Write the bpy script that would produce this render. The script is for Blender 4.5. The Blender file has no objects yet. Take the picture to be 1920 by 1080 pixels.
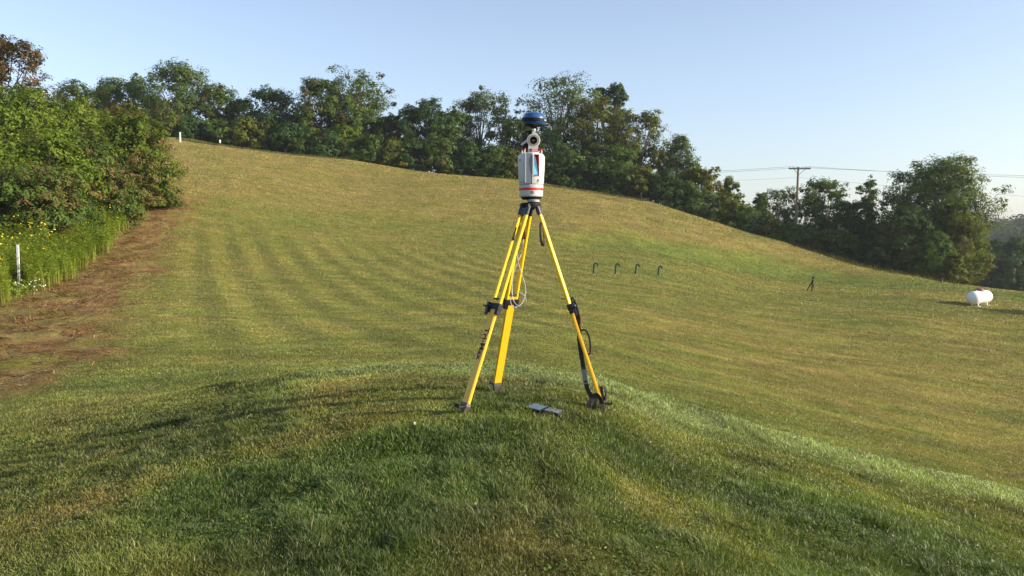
import bpy, math, random
import numpy as np
from mathutils import Vector, Matrix, Euler
random.seed(7)
rng = np.random.default_rng(11)
R = math.radians
SC = bpy.context.scene
COL = SC.collection

# ------------------------------------------------------------------ camera, sky, sun, exposure
F = 1536.0; PITCH = R(3.72); CZ = 1.5
cd = bpy.data.cameras.new('camera'); cam = bpy.data.objects.new('camera', cd); COL.objects.link(cam)
cd.sensor_fit = 'HORIZONTAL'; cd.sensor_width = 36.0; cd.lens = 36.0 * F / 1920.0
cd.clip_start = 0.05; cd.clip_end = 5000
cam.location = (0, 0, CZ); cam.rotation_euler = (R(90) - PITCH, 0, 0)
SC.camera = cam

SUN_EL = R(20.0); SUN_AZ = R(103.0)          # azimuth from +Y (view) clockwise to +X
S_DIR = Vector((math.sin(SUN_AZ) * math.cos(SUN_EL), math.cos(SUN_AZ) * math.cos(SUN_EL), math.sin(SUN_EL)))
w = bpy.data.worlds.new('World'); SC.world = w; w.use_nodes = True
nt = w.node_tree; nt.nodes.clear()
sky = nt.nodes.new('ShaderNodeTexSky'); sky.sky_type = 'NISHITA'; sky.sun_disc = False
sky.sun_elevation = SUN_EL; sky.sun_rotation = SUN_AZ
sky.altitude = 200; sky.air_density = 1.0; sky.dust_density = 1.3; sky.ozone_density = 2.2
bg = nt.nodes.new('ShaderNodeBackground'); bg.inputs[1].default_value = 0.118
wo = nt.nodes.new('ShaderNodeOutputWorld')
hs = nt.nodes.new('ShaderNodeHueSaturation'); hs.inputs['Saturation'].default_value = 0.80; nt.links.new(sky.outputs[0], hs.inputs['Color'])
tn = nt.nodes.new('ShaderNodeMix'); tn.data_type = 'RGBA'; tn.blend_type = 'MULTIPLY'; tn.inputs[0].default_value = 1; tn.inputs[7].default_value = (0.99, 0.985, 1.03, 1)
nt.links.new(hs.outputs[0], tn.inputs[6]); nt.links.new(tn.outputs[2], bg.inputs[0]); nt.links.new(bg.outputs[0], wo.inputs[0])
sl = bpy.data.lights.new('sun', 'SUN'); sl.energy = 4.6; sl.angle = R(0.6); sl.color = (1.0, 0.85, 0.66)
sun = bpy.data.objects.new('sun', sl); COL.objects.link(sun)
sun.rotation_euler = S_DIR.to_track_quat('Z', 'Y').to_euler(); sun.location = (60, -20, 60)
SC.view_settings.view_transform = 'Standard'; SC.view_settings.look = 'None'
SC.view_settings.exposure = 0.98; SC.view_settings.gamma = 1.0; SC.view_settings.use_curve_mapping = False
cy = SC.cycles
cy.max_bounces = 6; cy.diffuse_bounces = 3; cy.glossy_bounces = 3; cy.transmission_bounces = 4; cy.volume_bounces = 0
cy.transparent_max_bounces = 6; cy.caustics_reflective = False; cy.caustics_refractive = False
cy.use_denoising = True; cy.denoising_input_passes = 'RGB_ALBEDO_NORMAL'; cy.denoising_prefilter = 'ACCURATE'

HAZE = 0.00022
def pix(px, py, d):
    """world point seen at photo pixel (px,py), at distance d along +Y"""
    a = (px - 960.0) / F; b = (540.0 - py) / F
    dy = math.cos(PITCH) + b * math.sin(PITCH); dz = -math.sin(PITCH) + b * math.cos(PITCH)
    return Vector((a * d / dy, d, CZ + dz * d / dy))

# ------------------------------------------------------------------ numpy noise
def _h(i, j, s):
    n = (i * 374761393 + j * 668265263 + s * 974634777) & 0xffffffff
    n = ((n ^ (n >> 13)) * 1274126177) & 0xffffffff
    return ((n ^ (n >> 16)) & 0xffff) / 65535.0
def vnoise(x, y, s=0):
    xi = np.floor(x).astype(np.int64); yi = np.floor(y).astype(np.int64)
    fx = x - xi; fy = y - yi; fx = fx * fx * (3 - 2 * fx); fy = fy * fy * (3 - 2 * fy)
    a = _h(xi, yi, s); b = _h(xi + 1, yi, s); c = _h(xi, yi + 1, s); d = _h(xi + 1, yi + 1, s)
    return (a * (1 - fx) + b * fx) * (1 - fy) + (c * (1 - fx) + d * fx) * fy
def fbm(x, y, s=0, o=4):
    v = 0; a = 0.5; t = 0
    for k in range(o):
        v = v + a * vnoise(x * 2 ** k + 17.3 * k, y * 2 ** k - 9.1 * k, s + k); t += a; a *= 0.5
    return v / t
def sstep(a, b, x):
    t = np.clip((x - a) / (b - a), 0, 1); return t * t * (3 - 2 * t)

# ------------------------------------------------------------------ terrain
CTRL = {
 -500: [(1080, 4.6), (900, 7), (800, 10), (700, 15), (600, 23), (500, 36), (400, 52), (300, 75), (180, 108), (190, 125)],
 0:    [(1080, 3.75), (960, 4.9), (900, 5.8), (820, 7.5), (740, 10.5), (650, 15.5), (572, 24), (500, 36), (400, 55), (330, 70), (235, 108), (250, 124)],
 330:  [(1080, 3.5), (950, 4.4), (860, 5.3), (800, 6.4), (750, 8.0), (735, 9.3), (700, 11.5), (650, 15), (600, 20), (550, 27), (500, 37), (430, 49), (360, 61), (300, 84), (258, 104), (272, 122)],
 640:  [(1080, 3.4), (900, 4.45), (800, 5.35), (740, 6.3), (707, 7.5), (701, 8.6), (690, 11), (650, 15.2), (600, 22), (550, 31), (500, 42), (450, 54), (400, 67), (340, 87), (297, 104), (312, 122)],
 868:  [(1080, 3.35), (900, 4.35), (778, 5.3), (725, 6.25), (700, 7.3), (695, 8.6), (686, 11.5), (650, 15.2), (600, 22), (550, 32)],
 960:  [(1080, 3.35), (900, 4.35), (775, 5.4), (728, 6.25), (705, 7.2), (699, 8.2), (692, 11.3), (650, 15.2), (600, 22), (550, 32), (520, 40), (480, 53), (440, 65), (400, 77), (337, 102), (352, 120)],
 1137: [(1080, 3.4), (900, 4.5), (770, 5.5), (745, 6.2), (731, 7.0), (727, 8.0), (715, 12), (650, 17.5), (600, 25), (550, 37)],
 1210: [(1080, 3.45), (900, 4.7), (800, 5.9), (762, 6.9), (753, 7.5), (746, 9), (730, 12), (680, 16.5), (620, 24.5), (560, 37), (516, 51), (480, 61), (440, 75), (378, 97), (392, 116)],
 1500: [(1080, 3.7), (1000, 4.4), (900, 5.75), (850, 7.1), (838, 7.9), (828, 9.8), (800, 12.0), (760, 15), (700, 20.5), (650, 28), (600, 40), (548, 64), (500, 77), (462, 91), (476, 108)],
 1700: [(1080, 4.1), (1000, 4.95), (920, 6.6), (893, 7.6), (880, 9.6), (840, 12.2), (800, 15.5), (700, 24), (600, 42), (560, 60), (516, 80), (530, 100)],
 1920: [(1080, 4.6), (1000, 5.9), (950, 7.4), (943, 8.3), (915, 10.8), (850, 14.5), (750, 23), (650, 37), (572, 60), (549, 76), (562, 96)],
 2500: [(1100, 6.5), (1000, 8.5), (900, 12), (800, 19), (650, 37), (585, 62), (575, 90)],
}
ctr = []
for cx, lst in CTRL.items():
    for (y, d) in lst:
        p = pix(cx, y, d); ctr.append((math.atan2(p.x, p.y), math.log(math.hypot(p.x, p.y)), p.z))
for a in (-60, -40, -20, 0, 20, 40, 60):
    ctr.append((R(a), math.log(1.0), 0.02)); ctr.append((R(a), math.log(2.2), 0.06 - 0.002 * abs(a)))
ctr = np.array(ctr)
KA = 1.9
def _U(r2): return np.where(r2 > 1e-12, 0.5 * r2 * np.log(np.maximum(r2, 1e-12)), 0.0)
P2 = np.stack([ctr[:, 0] * KA, ctr[:, 1]], 1); n_ = len(P2)
Kc = _U(((P2[:, None] - P2[None]) ** 2).sum(-1)) + np.eye(n_) * 1e-4
Pm = np.concatenate([np.ones((n_, 1)), P2], 1)
Am = np.zeros((n_ + 3, n_ + 3)); Am[:n_, :n_] = Kc; Am[:n_, n_:] = Pm; Am[n_:, :n_] = Pm.T
W_ = np.linalg.solve(Am, np.concatenate([ctr[:, 2], np.zeros(3)]))
def tps(az, lr):
    out = np.empty(az.shape); A = az.ravel() * KA; L = lr.ravel(); o = out.ravel()
    for i in range(0, len(A), 40000):
        q = np.stack([A[i:i + 40000], L[i:i + 40000]], 1)
        o[i:i + 40000] = _U(((q[:, None] - P2[None]) ** 2).sum(-1)) @ W_[:n_] + W_[n_] + q @ W_[n_ + 1:]
    return o.reshape(az.shape)
AZM = R(52.0); NA, NR = 601, 620
R0, R1 = 0.8, 1600.0
gaz = np.linspace(-AZM, AZM, NA); glr = np.linspace(math.log(R0), math.log(R1), NR)
GA, GL = np.meshgrid(gaz, glr, indexing='ij')
GH = tps(GA, np.clip(GL, math.log(R0), math.log(128)))
GRr = np.exp(GL); GX = GRr * np.sin(GA); GY = GRr * np.cos(GA)
far = -13 + 0.0 * GRr
far = far + sstep(300, 620, GRr) * (4 + 14 * (fbm(GX / 130, GY / 130, 5, 3) - 0.5) + 5 * sstep(R(27), R(36), GA))
GH = GH + (far - GH) * sstep(112, 230, GRr)
crest_px = [(380, 742), (480, 722), (640, 702), (760, 695), (868, 695), (960, 699), (1060, 712), (1137, 728), (1210, 746), (1330, 778), (1500, 830), (1700, 884), (1920, 943)]
crest_d = np.interp([c[0] for c in crest_px], [380, 480, 640, 868, 960, 1137, 1210, 1500, 1700, 1920], [8.6, 8.2, 8.0, 7.9, 7.7, 7.3, 7.2, 7.9, 8.0, 8.3])
ca = np.array([math.atan2((c[0] - 960) / F, 1) for c in crest_px]); cr_ = crest_d / np.cos(ca)
RC = np.interp(GA, ca, cr_); amp = sstep(R(-26), R(-16), GA) * (0.75 + 0.5 * sstep(R(2), R(12), GA))
GH += amp * (0.10 * np.exp(-((GRr - RC) / 0.45) ** 2) - 0.26 * np.exp(-((GRr - RC - 1.45) / 0.75) ** 2))
GH += (fbm(GX / 1.3, GY / 1.3, 3, 3) - 0.5) * 0.075 * sstep(1.5, 4, GRr) + (fbm(GX / 6, GY / 6, 9, 2) - 0.5) * 0.22 * sstep(9, 25, GRr)
for hx_, hy_, hd_ in ((-1.52, 4.3, .055), (-.62, 4.8, .06), (.62, 4.9, .02)):
    GH -= hd_ * np.exp(-(((GX - hx_) / .34) ** 2 + ((GY - hy_) / .22) ** 2))
def polar(x, y): return np.arctan2(x, y), np.log(np.maximum(np.hypot(x, y), R0))
def bil(G, x, y):
    a, l = polar(np.asarray(x, float), np.asarray(y, float))
    u = np.clip((a + AZM) / (2 * AZM) * (NA - 1), 0, NA - 1.001); v = np.clip((l - glr[0]) / (glr[-1] - glr[0]) * (NR - 1), 0, NR - 1.001)
    i = u.astype(int); j = v.astype(int); fu = u - i; fv = v - j
    return (G[i, j] * (1 - fu) + G[i + 1, j] * fu) * (1 - fv) + (G[i, j + 1] * (1 - fu) + G[i + 1, j + 1] * fu) * fv
def gz(x, y): return float(bil(GH, x, y))
def ground_at(px, py, d0=2.5, d1=130):
    d = d0; last = d0
    while d < d1:
        p = pix(px, py, d)
        if p.z < gz(p.x, p.y):
            lo, hi = last, d
            for _ in range(18):
                m = (lo + hi) / 2; q = pix(px, py, m)
                if q.z < gz(q.x, q.y): hi = m
                else: lo = m
            return pix(px, py, hi)
        last = d; d *= 1.02
    p = pix(px, py, d1); return Vector((p.x, p.y, gz(p.x, p.y)))
def on(px, d):
    x = (px - 960) / F * d; return Vector((x, d, gz(x, d)))

# zone masks (turf colour, plus sunlight painted along the crest) in ground coordinates
def seg_dist(X, Y, poly):
    best = np.full(X.shape, 1e9)
    for (x0, y0), (x1, y1) in zip(poly[:-1], poly[1:]):
        dx, dy = x1 - x0, y1 - y0; t = np.clip(((X - x0) * dx + (Y - y0) * dy) / (dx * dx + dy * dy), 0, 1)
        best = np.minimum(best, np.hypot(X - x0 - t * dx, Y - y0 - t * dy))
    return best
def gpts(l): return [tuple(ground_at(*p)[:2]) for p in l]
strip_c = gpts([(-260, 760), (-60, 690), (40, 625), (120, 570), (200, 505), (255, 445), (290, 405), (325, 372)])
weed_edge = gpts([(-300, 640), (-100, 600), (0, 568), (50, 556), (110, 526), (160, 496), (205, 460), (238, 425), (262, 402), (292, 384)])
bank_pts = [ground_at(*p) for p in [(200, 380), (330, 372), (480, 380), (700, 398), (900, 416), (1060, 432), (1180, 440), (1300, 456), (1420, 476), (1520, 494), (1640, 512), (1800, 535)]]
bank_a = np.array([math.atan2(p.x, p.y) for p in bank_pts]); bank_l = np.array([math.log(math.hypot(p.x, p.y)) for p in bank_pts])
GH += (1 - sstep(1.2, 2.8, seg_dist(GX, GY, strip_c))) * (fbm(GX / .75, GY / .75, 13, 3) - .45) * .22
_lb = np.interp(GA, bank_a, bank_l)
GH -= sstep(R(1), R(6), GA) * (1 - sstep(R(22), R(30), GA)) * 0.55 * np.exp(-((GL - _lb + .075) / .06) ** 2)
patches = [(580, 1000, .45), (250, 930, .5), (640, 740, .5), (1170, 890, .3), (520, 850, .35), (1300, 960, .4), (1500, 870, .5), (900, 960, .4), (1050, 1010, .35), (120, 960, .4), (700, 790, .45), (1250, 800, .4)]
lush = [(430, 910, .32), (760, 860, .30), (470, 980, .35), (1180, 850, .3), (1600, 980, .5), (1750, 1040, .5), (560, 930, .4), (1450, 950, .5), (850, 925, .25), (720, 1010, .3)]
patches = [(ground_at(a, b), r) for a, b, r in patches]; lush = [(ground_at(a, b), r) for a, b, r in lush]
def zones(X, Y):
    """returns dry 0..1, rust 0..1 (cut thatch strip), lush 0..1, stripe -1..1, painted crest sunlight"""
    a, l = polar(X, Y); r = np.exp(l)
    n1 = fbm(X / 2.2, Y / 2.2, 21, 4); n2 = fbm(X / 0.5, Y / 0.5, 31, 3); n3 = fbm(X / 9, Y / 14, 41, 3)
    wob = (fbm(X / 1.5, Y / 1.5, 51, 3) - .5)
    sd = seg_dist(X, Y, strip_c) + wob * 2.6 + (n2 - .5) * 1.8
    rust = 1 - sstep(0.9, 2.5, sd)
    above = sstep(-0.02, 0.05, l - np.interp(a, bank_a, bank_l) + wob * 0.05)
    mid = sstep(9, 14, r); ns = fbm(X / 3.2, Y / 1.1, 44, 4); dry = 0.30 + (0.75 - .35 * mid) * (n3 - .5) + (0.9 - .6 * mid) * (n1 - .5) + 0.5 * (n2 - .5) + (.3 + .7 * above + .3 * sstep(R(0), R(8), a)) * mid * (ns - .5)
    dry += 0.15 * sstep(9, 22, r) + 0.30 * above
    dry -= 0.05 * (1 - sstep(7.5, 11, r))
    lu = 0.9 * sstep(0.52, 0.72, fbm(X / 1.1, Y / 1.1, 61, 3)) * (1 - sstep(6, 12, r))
    for p, q in patches: dry += 0.30 * np.exp(-(((X - p.x) ** 2 + (Y - p.y) ** 2) / q ** 2)) * (0.5 + n2)
    for p, q in lush:
        g = np.exp(-(((X - p.x) ** 2 + (Y - p.y) ** 2) / (q * 1.1) ** 2)); lu += 0.9 * g; dry -= 0.5 * g
    for hx_, hy_ in ((-1.52, 4.3), (-.62, 4.8)):
        g = np.exp(-(((X - hx_) / .42) ** 2 + ((Y - hy_) / .24) ** 2)); lu += 1.3 * g; dry -= .6 * g
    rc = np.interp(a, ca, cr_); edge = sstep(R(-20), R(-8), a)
    pale = np.exp(-((r - rc + 0.30) / (0.38 + .3 * sstep(0, R(10), a))) ** 2) * edge * (0.8 + 0.4 * sstep(0, R(8), a)) * (.6 + .8 * n1)  # sun on the mound crest, put into the turf colour as a pale band
    dk = np.exp(-((r - rc - 1.5) / 0.9) ** 2) * sstep(R(2), R(10), a); lu = lu + dk * .8; dry = dry - dk * .3  # darker line on the right just beyond the crest, carried by the lush mask
    band = np.exp(-((l - np.interp(a, bank_a, bank_l) + 0.07) / 0.06) ** 2) * sstep(R(2), R(8), a)
    dry -= 0.5 * band
    q = X + 0.41 * Y + 0.35 * np.sin(Y / 13)
    st = np.tanh(1.3 * np.sin(q * 2 * np.pi / 1.75)) * (.75 + .5 * fbm(X / 4, Y / 9, 47, 2)) * sstep(11, 17, r) * (1 - sstep(46, 60, r)) * (1 - sstep(R(0), R(9), a)) * sstep(R(-26), R(-19), a) * (0.6 + .6 * n3)
    return np.clip(dry, 0, 1), np.clip(rust, 0, 1), np.clip(lu, 0, 1), st, np.clip(pale, 0, 1)
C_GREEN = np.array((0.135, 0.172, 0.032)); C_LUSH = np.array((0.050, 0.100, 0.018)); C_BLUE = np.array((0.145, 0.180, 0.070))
C_DRY = np.array((0.270, 0.210, 0.070)); C_RUST = np.array((0.215, 0.115, 0.045)); C_OLIVE = np.array((0.200, 0.190, 0.036))
def turf_colour(X, Y):
    dry, rust, lu, st, pale = zones(X, Y)
    c = C_GREEN[None] * np.ones((len(X), 1))
    k = np.clip(dry * 1.5, 0, 1)[:, None]; c = c * (1 - k) + C_OLIVE * k
    k = np.clip(dry * 1.25 - 0.38, 0, 1)[:, None]; c = c * (1 - k) + C_DRY * k
    c = c * (1 + (fbm(X / 1.6, Y / .7, 48, 4) - .5) * (.35 + .5 * sstep(R(-2), R(8), np.arctan2(X, Y)) + .5 * (1 - sstep(8, 12, np.hypot(X, Y)))))[:, None]
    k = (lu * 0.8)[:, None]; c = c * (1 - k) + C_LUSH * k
    c = c * (1 + 0.25 * st[:, None] * np.array((1.1, 1.0, .9)))
    k = np.clip(pale * .95, 0, 1)[:, None]; c = c * (1 - k) + C_BLUE * 1.85 * k  # lightens the crest strip to paint in its sunlight
    nr = fbm(X / .9, Y / .9, 71, 4); k = np.clip(rust * (1.05 + 3.6 * (nr - .5)), 0, 1)[:, None]; cr = C_RUST + (C_DRY * 1.1 - C_RUST) * np.clip(fbm(X / .5, Y / .5, 72, 3) * 2.4 - .7, 0, 1)[:, None]
    c = c * (1 - k) + cr * k
    return c, dry, rust, lu

# ------------------------------------------------------------------ materials
def newmat(name):
    m = bpy.data.materials.new(name); m.use_nodes = True; t = m.node_tree
    return m, t, t.nodes['Principled BSDF'], t.nodes['Material Output']
def simple(name, col, rough=0.5, metal=0.0, var=0.12, scale=30.0, bump=0.0, spec=0.5, coat=0.0):
    m, t, b, o = newmat(name)
    tc = t.nodes.new('ShaderNodeTexCoord'); n = t.nodes.new('ShaderNodeTexNoise'); n.inputs['Scale'].default_value = scale; n.inputs['Detail'].default_value = 5
    t.links.new(tc.outputs['Object'], n.inputs['Vector'])
    mx = t.nodes.new('ShaderNodeMix'); mx.data_type = 'RGBA'
    mx.inputs[6].default_value = tuple(max(0, c * (1 - var)) for c in col) + (1,); mx.inputs[7].default_value = tuple(min(1, c * (1 + var)) for c in col) + (1,)
    t.links.new(n.outputs['Fac'], mx.inputs[0]); t.links.new(mx.outputs[2], b.inputs['Base Color'])
    b.inputs['Roughness'].default_value = rough; b.inputs['Metallic'].default_value = metal
    b.inputs['Specular IOR Level'].default_value = spec; b.inputs['Coat Weight'].default_value = coat
    if bump:
        bp = t.nodes.new('ShaderNodeBump'); bp.inputs['Strength'].default_value = bump; bp.inputs['Distance'].default_value = 0.01
        t.links.new(n.outputs['Fac'], bp.inputs['Height']); t.links.new(bp.outputs[0], b.inputs['Normal'])
    return m
def leafmat(name, transl=0.35, rough=0.6, spec=0.25):
    m, t, b, o = newmat(name)
    at = t.nodes.new('ShaderNodeAttribute'); at.attribute_name = 'Col'
    t.links.new(at.outputs['Color'], b.inputs['Base Color']); b.inputs['Roughness'].default_value = rough
    b.inputs['Specular IOR Level'].default_value = spec
    tr = t.nodes.new('ShaderNodeBsdfTranslucent')
    g = t.nodes.new('ShaderNodeMix'); g.data_type = 'RGBA'; g.blend_type = 'MULTIPLY'; g.inputs[0].default_value = 1
    t.links.new(at.outputs['Color'], g.inputs[6]); g.inputs[7].default_value = (1.5, 1.45, 0.55, 1)
    t.links.new(g.outputs[2], tr.inputs['Color'])
    ms = t.nodes.new('ShaderNodeMixShader'); ms.inputs[0].default_value = transl
    t.links.new(b.outputs[0], ms.inputs[1]); t.links.new(tr.outputs[0], ms.inputs[2]); t.links.new(ms.outputs[0], o.inputs['Surface'])
    return m
M_GRASS = leafmat('grass_blades', 0.25, 0.5, 0.4)
M_LEAF = leafmat('tree_leaves', 0.30, 0.65, 0.12)
def groundmat():
    m, t, b, o = newmat('turf_soil')
    at = t.nodes.new('ShaderNodeAttribute'); at.attribute_name = 'Col'
    ge = t.nodes.new('ShaderNodeNewGeometry')
    mp = t.nodes.new('ShaderNodeMapping'); mp.inputs['Scale'].default_value = (1, 1, 1)
    t.links.new(ge.outputs['Position'], mp.inputs['Vector'])
    n = t.nodes.new('ShaderNodeTexNoise'); n.inputs['Scale'].default_value = 9; n.inputs['Detail'].default_value = 8; n.inputs['Roughness'].default_value = 0.75
    t.links.new(mp.outputs[0], n.inputs['Vector'])
    n2 = t.nodes.new('ShaderNodeTexNoise'); n2.inputs['Scale'].default_value = 1.7; n2.inputs['Detail'].default_value = 6; n2.inputs['Roughness'].default_value = 0.7
    t.links.new(mp.outputs[0], n2.inputs['Vector'])
    r = t.nodes.new('ShaderNodeMapRange'); r.inputs[1].default_value = 0.3; r.inputs[2].default_value = 0.7; r.inputs[3].default_value = 0.45; r.inputs[4].default_value = 1.35
    t.links.new(n.outputs['Fac'], r.inputs[0])
    r2 = t.nodes.new('ShaderNodeMapRange'); r2.inputs[1].default_value = 0.3; r2.inputs[2].default_value = 0.7; r2.inputs[3].default_value = 0.75; r2.inputs[4].default_value = 1.22
    t.links.new(n2.outputs['Fac'], r2.inputs[0])
    mu = t.nodes.new('ShaderNodeMath'); mu.operation = 'MULTIPLY'; t.links.new(r.outputs[0], mu.inputs[0]); t.links.new(r2.outputs[0], mu.inputs[1])
    vm = t.nodes.new('ShaderNodeVectorMath'); vm.operation = 'SCALE'; t.links.new(at.outputs['Color'], vm.inputs[0]); t.links.new(mu.outputs[0], vm.inputs['Scale'])
    t.links.new(vm.outputs[0], b.inputs['Base Color']); b.inputs['Roughness'].default_value = 0.9; b.inputs['Specular IOR Level'].default_value = 0.1
    bp = t.nodes.new('ShaderNodeBump'); bp.inputs['Strength'].default_value = 0.8; bp.inputs['Distance'].default_value = 0.06
    t.links.new(n.outputs['Fac'], bp.inputs['Height']); t.links.new(bp.outputs[0], b.inputs['Normal'])
    return m
M_GROUND = groundmat()
M_BARK = simple('bark', (0.085, 0.07, 0.055), 0.9, scale=12, var=0.4, bump=0.5)

# ------------------------------------------------------------------ mesh helpers
def np_mesh(name, V, Fc, k, mat, cols=None, smooth=False, matidx=None, mats=None):
    """V (n,3), Fc (m,k) faces; cols per face (m,3)"""
    me = bpy.data.meshes.new(name); n, m = len(V), len(Fc)
    me.vertices.add(n); me.vertices.foreach_set('co', np.ascontiguousarray(V, dtype=np.float32).ravel())
    me.loops.add(m * k); me.loops.foreach_set('vertex_index', np.ascontiguousarray(Fc, dtype=np.int32).ravel())
    me.polygons.add(m); me.polygons.foreach_set('loop_start', np.arange(0, m * k, k, dtype=np.int32))
    me.polygons.foreach_set('loop_total', np.full(m, k, dtype=np.int32))
    if smooth: me.polygons.foreach_set('use_smooth', np.ones(m, bool))
    for mm in (mats or [mat]): me.materials.append(mm)
    if matidx is not None: me.polygons.foreach_set('material_index', matidx.astype(np.int32))
    me.update(calc_edges=True)
    if cols is not None:
        if len(cols) == n and len(cols) != m:
            at = me.color_attributes.new('Col', 'FLOAT_COLOR', 'POINT'); c4 = np.ones((n, 4), np.float32); c4[:, :3] = cols
        else:
            at = me.color_attributes.new('Col', 'FLOAT_COLOR', 'CORNER'); c4 = np.ones((m * k, 4), np.float32); c4[:, :3] = np.repeat(cols, k, 0)
        at.data.foreach_set('color', c4.ravel())
    return me
def link(name, me, parent=None):
    o = bpy.data.objects.new(name, me); COL.objects.link(o)
    if parent: o.parent = parent
    return o
def tag(o, label=None, cat=None, group=None, kind=None):
    if label: o['label'] = label
    if cat: o['category'] = cat
    if group: o['group'] = group
    if kind: o['kind'] = kind
    return o
def empty(name, loc, rz=0.0):
    o = bpy.data.objects.new(name, None); COL.objects.link(o); o.location = loc; o.rotation_euler = (0, 0, rz); o.empty_display_size = 0.2
    return o

class MB:
    def __init__(s): s.v = []; s.f = []
    def add(s, vs, fs):
        b = len(s.v); s.v += [Vector(v) for v in vs]; s.f += [tuple(i + b for i in f) for f in fs]; return s
    def box(s, c, size, M=None):
        x, y, z = [q / 2 for q in size]; c = Vector(c)
        vs = [Vector((i * x, j * y, k * z)) for i in (-1, 1) for j in (-1, 1) for k in (-1, 1)]
        vs = [c + (M @ v if M else v) for v in vs]
        return s.add(vs, [(0, 1, 3, 2), (4, 6, 7, 5), (0, 4, 5, 1), (2, 3, 7, 6), (0, 2, 6, 4), (1, 5, 7, 3)])
    def tube(s, pts, r, n=10, cap=True):
        pts = [Vector(p) for p in pts]; rs = r if isinstance(r, (list, tuple)) else [r] * len(pts)
        up = None; rings = []
        for i, p in enumerate(pts):
            t = (pts[min(i + 1, len(pts) - 1)] - pts[max(i - 1, 0)]).normalized()
            if up is None:
                up = t.orthogonal().normalized()
            up = (up - t * up.dot(t)).normalized(); sd = t.cross(up)
            rings.append([p + (up * math.cos(2 * math.pi * k / n) + sd * math.sin(2 * math.pi * k / n)) * rs[i] for k in range(n)])
        vs = [v for rg in rings for v in rg]; fs = []
        for i in range(len(pts) - 1):
            for k in range(n):
                fs.append((i * n + k, i * n + (k + 1) % n, (i + 1) * n + (k + 1) % n, (i + 1) * n + k))
        if cap: fs.append(tuple(range(n))[::-1]); fs.append(tuple((len(pts) - 1) * n + k for k in range(n)))
        return s.add(vs, fs)
    def lathe(s, prof, n=40, M=None, c=(0, 0, 0)):
        """prof: list of (radius, height) about Z"""
        c = Vector(c); vs = []; fs = []
        for (r, h) in prof:
            for k in range(n):
                a = 2 * math.pi * k / n; v = Vector((r * math.cos(a), r * math.sin(a), h)); vs.append(c + (M @ v if M else v))
        for i in range(len(prof) - 1):
            for k in range(n): fs.append((i * n + k, i * n + (k + 1) % n, (i + 1) * n + (k + 1) % n, (i + 1) * n + k))
        fs.append(tuple(range(n))[::-1]); fs.append(tuple((len(prof) - 1) * n + k for k in range(n)))
        return s.add(vs, fs)
    def ribbon(s, pts, width, thick, side):
        """strap: side = list/vec giving width direction"""
        pts = [Vector(p) for p in pts]; ring = []
        for i, p in enumerate(pts):
            t = (pts[min(i + 1, len(pts) - 1)] - pts[max(i - 1, 0)]).normalized()
            sd = Vector(side[i] if isinstance(side, list) else side); sd = (sd - t * sd.dot(t)).normalized(); nn = t.cross(sd)
            wd = width[i] if isinstance(width, list) else width
            ring.append([p + sd * wd / 2 * a + nn * thick / 2 * b for a, b in ((-1, -1), (1, -1), (1, 1), (-1, 1))])
        vs = [v for rg in ring for v in rg]; fs = [(0, 1, 2, 3)[::-1], tuple(4 * (len(pts) - 1) + k for k in range(4))]
        for i in range(len(pts) - 1):
            for k in range(4): fs.append((4 * i + k, 4 * i + (k + 1) % 4, 4 * i + 4 + (k + 1) % 4, 4 * i + 4 + k))
        return s.add(vs, fs)
    def build(s, name, mat, parent=None, smooth=False, bevel=0.0, local=None):
        me = bpy.data.meshes.new(name)
        vs = [(v - local) if local is not None else v for v in s.v]
        me.from_pydata([tuple(v) for v in vs], [], s.f); me.materials.append(mat)
        import bmesh
        bm = bmesh.new(); bm.from_mesh(me); bmesh.ops.recalc_face_normals(bm, faces=bm.faces)
        if bevel:
            eg = [e for e in bm.edges if len(e.link_faces) == 2 and e.calc_face_angle() > 0.6]
            bmesh.ops.bevel(bm, geom=eg, offset=bevel, segments=2, affect='EDGES', profile=0.5)
        bm.to_mesh(me); bm.free()
        if smooth:
            me.polygons.foreach_set('use_smooth', [True] * len(me.polygons))
            me.set_sharp_from_angle(angle=R(38))
        me.update()
        return link(name, me, parent)
def smooth_path(pts, n=6):
    pts = [Vector(p) for p in pts]; out = []
    for i in range(len(pts) - 1):
        p0 = pts[max(i - 1, 0)]; p1 = pts[i]; p2 = pts[i + 1]; p3 = pts[min(i + 2, len(pts) - 1)]
        for k in range(n):
            t = k / n; out.append(0.5 * ((2 * p1) + (p2 - p0) * t + (2 * p0 - 5 * p1 + 4 * p2 - p3) * t * t + (3 * p1 - p0 - 3 * p2 + p3) * t ** 3))
    out.append(pts[-1]); return out
def text_mesh(name, txt, size, mat, parent, M, extrude=0.0006, bold=0.0):
    cu = bpy.data.curves.new(name, 'FONT'); cu.body = txt; cu.size = size; cu.extrude = extrude; cu.offset = bold
    cu.align_x = 'CENTER'; cu.align_y = 'CENTER'; cu.resolution_u = 4
    to = bpy.data.objects.new(name, cu); COL.objects.link(to); bpy.context.view_layer.update()
    me = bpy.data.meshes.new_from_object(to.evaluated_get(bpy.context.evaluated_depsgraph_get()))
    bpy.data.objects.remove(to); bpy.data.curves.remove(cu)
    me.transform(M); me.materials.clear(); me.materials.append(mat)
    return link(name, me, parent)

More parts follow.
